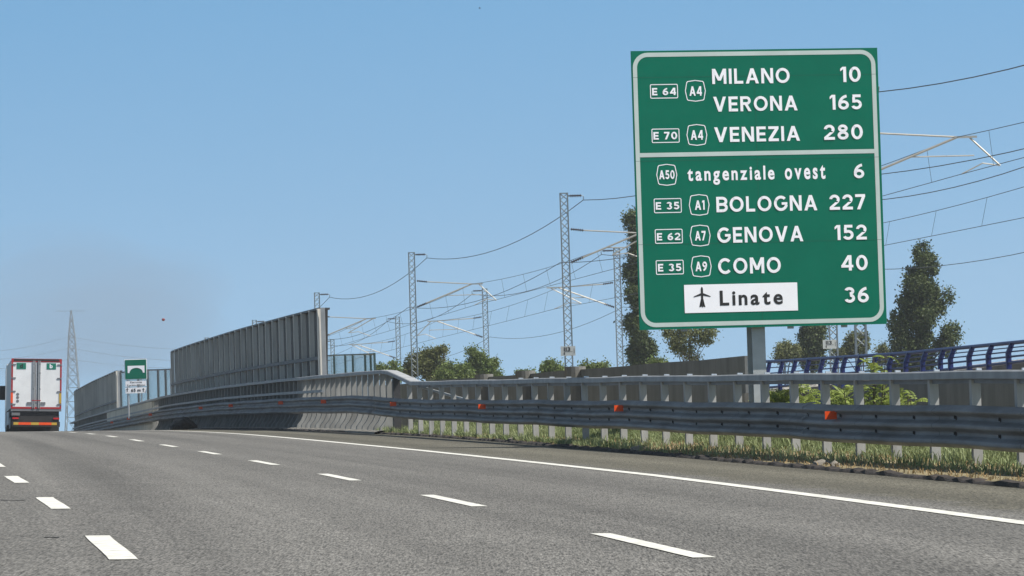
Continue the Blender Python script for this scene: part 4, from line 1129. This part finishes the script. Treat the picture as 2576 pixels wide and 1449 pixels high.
# compound-leaved young plants behind the guardrail
def frond(b, p0, dirv, L, nl, wl, droop):
    dirv = dirv.normalized(); side = dirv.cross(Vector((0, 0, 1))).normalized(); pts = []
    for i in range(nl + 1):
        q = i / nl; pts.append(p0 + dirv * (L * q) + Vector((0, 0, L * (.35 * q - droop * q * q))))
    b.tube(pts, .008, 3)
    for i in range(1, nl + 1):
        t = (pts[i] - pts[i - 1]).normalized(); s_ = wl * (1 - .5 * abs(i / nl - .45))
        for sg_ in (-1, 1):
            d2 = (side * sg_ + t * .35 + Vector((0, 0, -.35))).normalized(); w = t * s_ * .2; e = pts[i] + d2 * s_; m_ = pts[i] + d2 * s_ * .5
            b.add([pts[i], m_ + w, e, m_ - w], [(0, 1, 2, 3)])
def plant(px, d, top_py, nst, nfr, label, spreadx=.5, fl=1.0):
    base = P(px, 1100, d); base.z = R(9.5, d, 0).z - .4
    root = thing('ailanthus_plant', base, label, 'plant', 'young compound leaved plants behind the guardrail')
    topz = P(px, top_py, d).z
    sb = MB(); fb = MB()
    for i in range(nst):
        a = Vector((base.x + random.uniform(-.2, .2), base.y + random.uniform(-.3, .3), base.z)); zt__ = base.z + (topz - base.z) * random.uniform(.72, 1.0) if i else topz
        e = Vector((base.x + random.uniform(-spreadx, spreadx), base.y + random.uniform(-.5, .5), zt__ - .12))
        sb.tube([a, a.lerp(e, .5) + Vector((0, 0, .05)), e], .02, 5, r1=.008)
        for j in range(nfr):
            q = random.uniform(.35, 1.0); p = a.lerp(e, q) + Vector((random.uniform(-.1, .1), random.uniform(-.15, .15), random.uniform(-.08, .05))) * (1 if fl == 1.0 else .4); ang = random.uniform(0, 2 * pi)
            frond(fb, p, Vector((cos(ang), sin(ang) * .8, random.uniform(-.3, .9))), random.uniform(.22, .46) * fl, 8, random.uniform(.07, .115), random.uniform(.3, .9))
    sb.build('stem', M['bark'], root); fb.build('foliage', M['ailanthus'], root)
plant(1968, 79, 960, 14, 22, 'leafy plant just right of the sign post, leftmost of the plants under the top rail', .4)
plant(2060, 77, 960, 15, 22, 'leafy plant with drooping leaves in the second gap right of the sign post', .45)
plant(2140, 76, 958, 15, 22, 'leafy plant under the top rail left of the tall sprig', .45)
plant(2216, 75, 880, 5, 22, 'tallest leafy plant, its top sprig rising in front of the blue railing', .16, .62)
plant(2228, 75.6, 958, 9, 20, 'leafy plant at the foot of the tall sprig', .3)
plant(2285, 74, 968, 8, 11, 'thin leafy plant in front of the concrete wall, rightmost of the plants', .4)

# grass: green tufts behind, dry straw at the edge
M['grass'] = leafmat('grass_blade', (.14, .19, .07), (.34, .38, .20), .35, .3, .9)
M['straw'] = leafmat('straw_blade', (.24, .165, .08), (.42, .31, .16), .3, .25, 1.4)
def blades(n, uf, hf, w, mtl, name, d0, d1, clump=0):
    b = MB(); r_ = np.random.default_rng(n)
    V = []; Fc = []
    for i in range(n):
        d = d0 + (d1 - d0) * r_.random() ** 1.25; e = uEdge(d); u = uf(r_, d)
        h = hf(r_, d, u - e); hump = interp(d, [0, 45, 75, 100, 112, 120], [.05, .06, .16, .10, .02, 0])
        z = interp(u - e, [0, .05, .5, 1.2, 2.4, 4], [.03, .03, .04 + hump * .5, .05 + hump, hump, -.3])
        p = R(u, d, z - .02); ang = r_.uniform(0, 2 * pi); lean = abs(r_.normal(.25, .6)); dx, dy = cos(ang) * lean * h, sin(ang) * lean * h
        wx_ = w * r_.uniform(.6, 1.3); a2 = r_.uniform(-.6, .6); wv = Vector((cos(a2) * wx_, sin(a2) * wx_, 0))
        mid = p + Vector((dx * .4, dy * .4, h * .62)); tip = p + Vector((dx * 1.15, dy * 1.15, h * (1 - .28 * lean)))
        k = len(V); V += [p - wv, p + wv, mid + wv * .75, mid - wv * .75, tip]
        Fc += [(k, k + 1, k + 2, k + 3), (k + 3, k + 2, k + 4)]
    b.add(V, Fc); o = b.build(name, M[mtl]); tag(o, kind='stuff'); return o
patch = lambda d, u: .5 + .5 * sin(d * .9 + 1.3 * sin(u * 2)) * cos(d * .37 + u)
o = blades(72000, lambda r_, d: UP_ + r_.uniform(.15, 2.8) if r_.random() > (.055 if d < 70 else .11) else max(uEdge(d) + .15, UP_ - r_.uniform(0, .8)), lambda r_, d, q: r_.uniform(.16, .58) * (.6 + .55 * patch(d, q)) * (1 if q > (1.75 if d < 60 else 1.2) else .42), .0075, 'grass', 'green_grass', 40, 112)
tag(o, 'green grass growing under the guardrail', 'grass')
o = blades(9000, lambda r_, d: uEdge(d) + .1 + max(.3, UP_ + .25 - uEdge(d)) * r_.random(), lambda r_, d, q: r_.uniform(.02, .10), .008, 'straw', 'dry_grass', 40, 112)
tag(o, 'dry straw coloured grass along the asphalt edge', 'dry grass')

# broken stones on the edge
def rock(px, u, size, label, sx=(1, 1, .7)):
    lo, hi = 38., 200.
    for _ in range(40):
        md = (lo + hi) / 2
        if 1288 + FOC * (lineX(md) + uEdge(md) + u) / md > px: lo = md
        else: hi = md
    c = R(uEdge(lo) + u, lo, .06)
    bm = bmesh.new(); bmesh.ops.create_icosphere(bm, subdivisions=1, radius=1)
    for v in bm.verts: v.co = Vector((v.co.x * sx[0], v.co.y * sx[1], v.co.z * sx[2])) * size * random.uniform(.8, 1.2) + c
    me = bpy.data.meshes.new('stone'); bm.to_mesh(me); bm.free(); me.materials.append(M['stone']); o = bpy.data.objects.new('stone', me); COL.objects.link(o); tag(o, label, 'stone', 'broken stones on the asphalt edge')
rock(2068, .25, .105, 'flat tan stone at the asphalt edge, larger of the pair below the orange reflector', (1.3, 1, .6))
rock(2100, .22, .085, 'squarish grey stone, right one of the pair below the orange reflector')
rock(1608, .2, .14, 'grey stone on the asphalt edge in front of the posts left of the sign post', (1.4, 1, .6))
rock(1290, .15, .10, 'small stone at the asphalt edge, farthest of the stones', (1.4, 1, .6))

# small things in the sky
c = P(411, 804, 420); b = MB(); bmx = bmesh.new(); bmesh.ops.create_uvsphere(bmx, u_segments=12, v_segments=8, radius=.17)
for v in bmx.verts: v.co = Vector((v.co.x * 1.1, v.co.y, v.co.z * (.85 if v.co.z > 0 else 1.0))) + c
me = bpy.data.meshes.new('balloon'); bmx.to_mesh(me); bmx.free(); me.materials.append(M['red']); o = bpy.data.objects.new('balloon', me); COL.objects.link(o)
tag(o, 'tiny red ball floating in the sky above the noise barrier', 'balloon')
def bird(px, py_, d, sz, label):
    c = P(px, py_, d); b = MB()
    b.tube([c + Vector((-.1 * sz, 0, 0)), c, c + Vector((.25 * sz, 0, .02))], .06 * sz, 5, r1=.02)
    for sg_ in (-1, 1):
        b.add([c + Vector((-.03, 0, .02)), c + Vector((.1 * sz, 0, .02)), c + Vector((.05 * sz, sg_ * .3 * sz, .22 * sz)), c + Vector((-.05 * sz, sg_ * .5 * sz, .1 * sz))], [(0, 1, 2, 3)])
    o = b.build('bird', M['bird']); tag(o, label, 'bird')
bird(1206, 21, 250, .35, 'tiny dark bird high in the sky near the top edge')
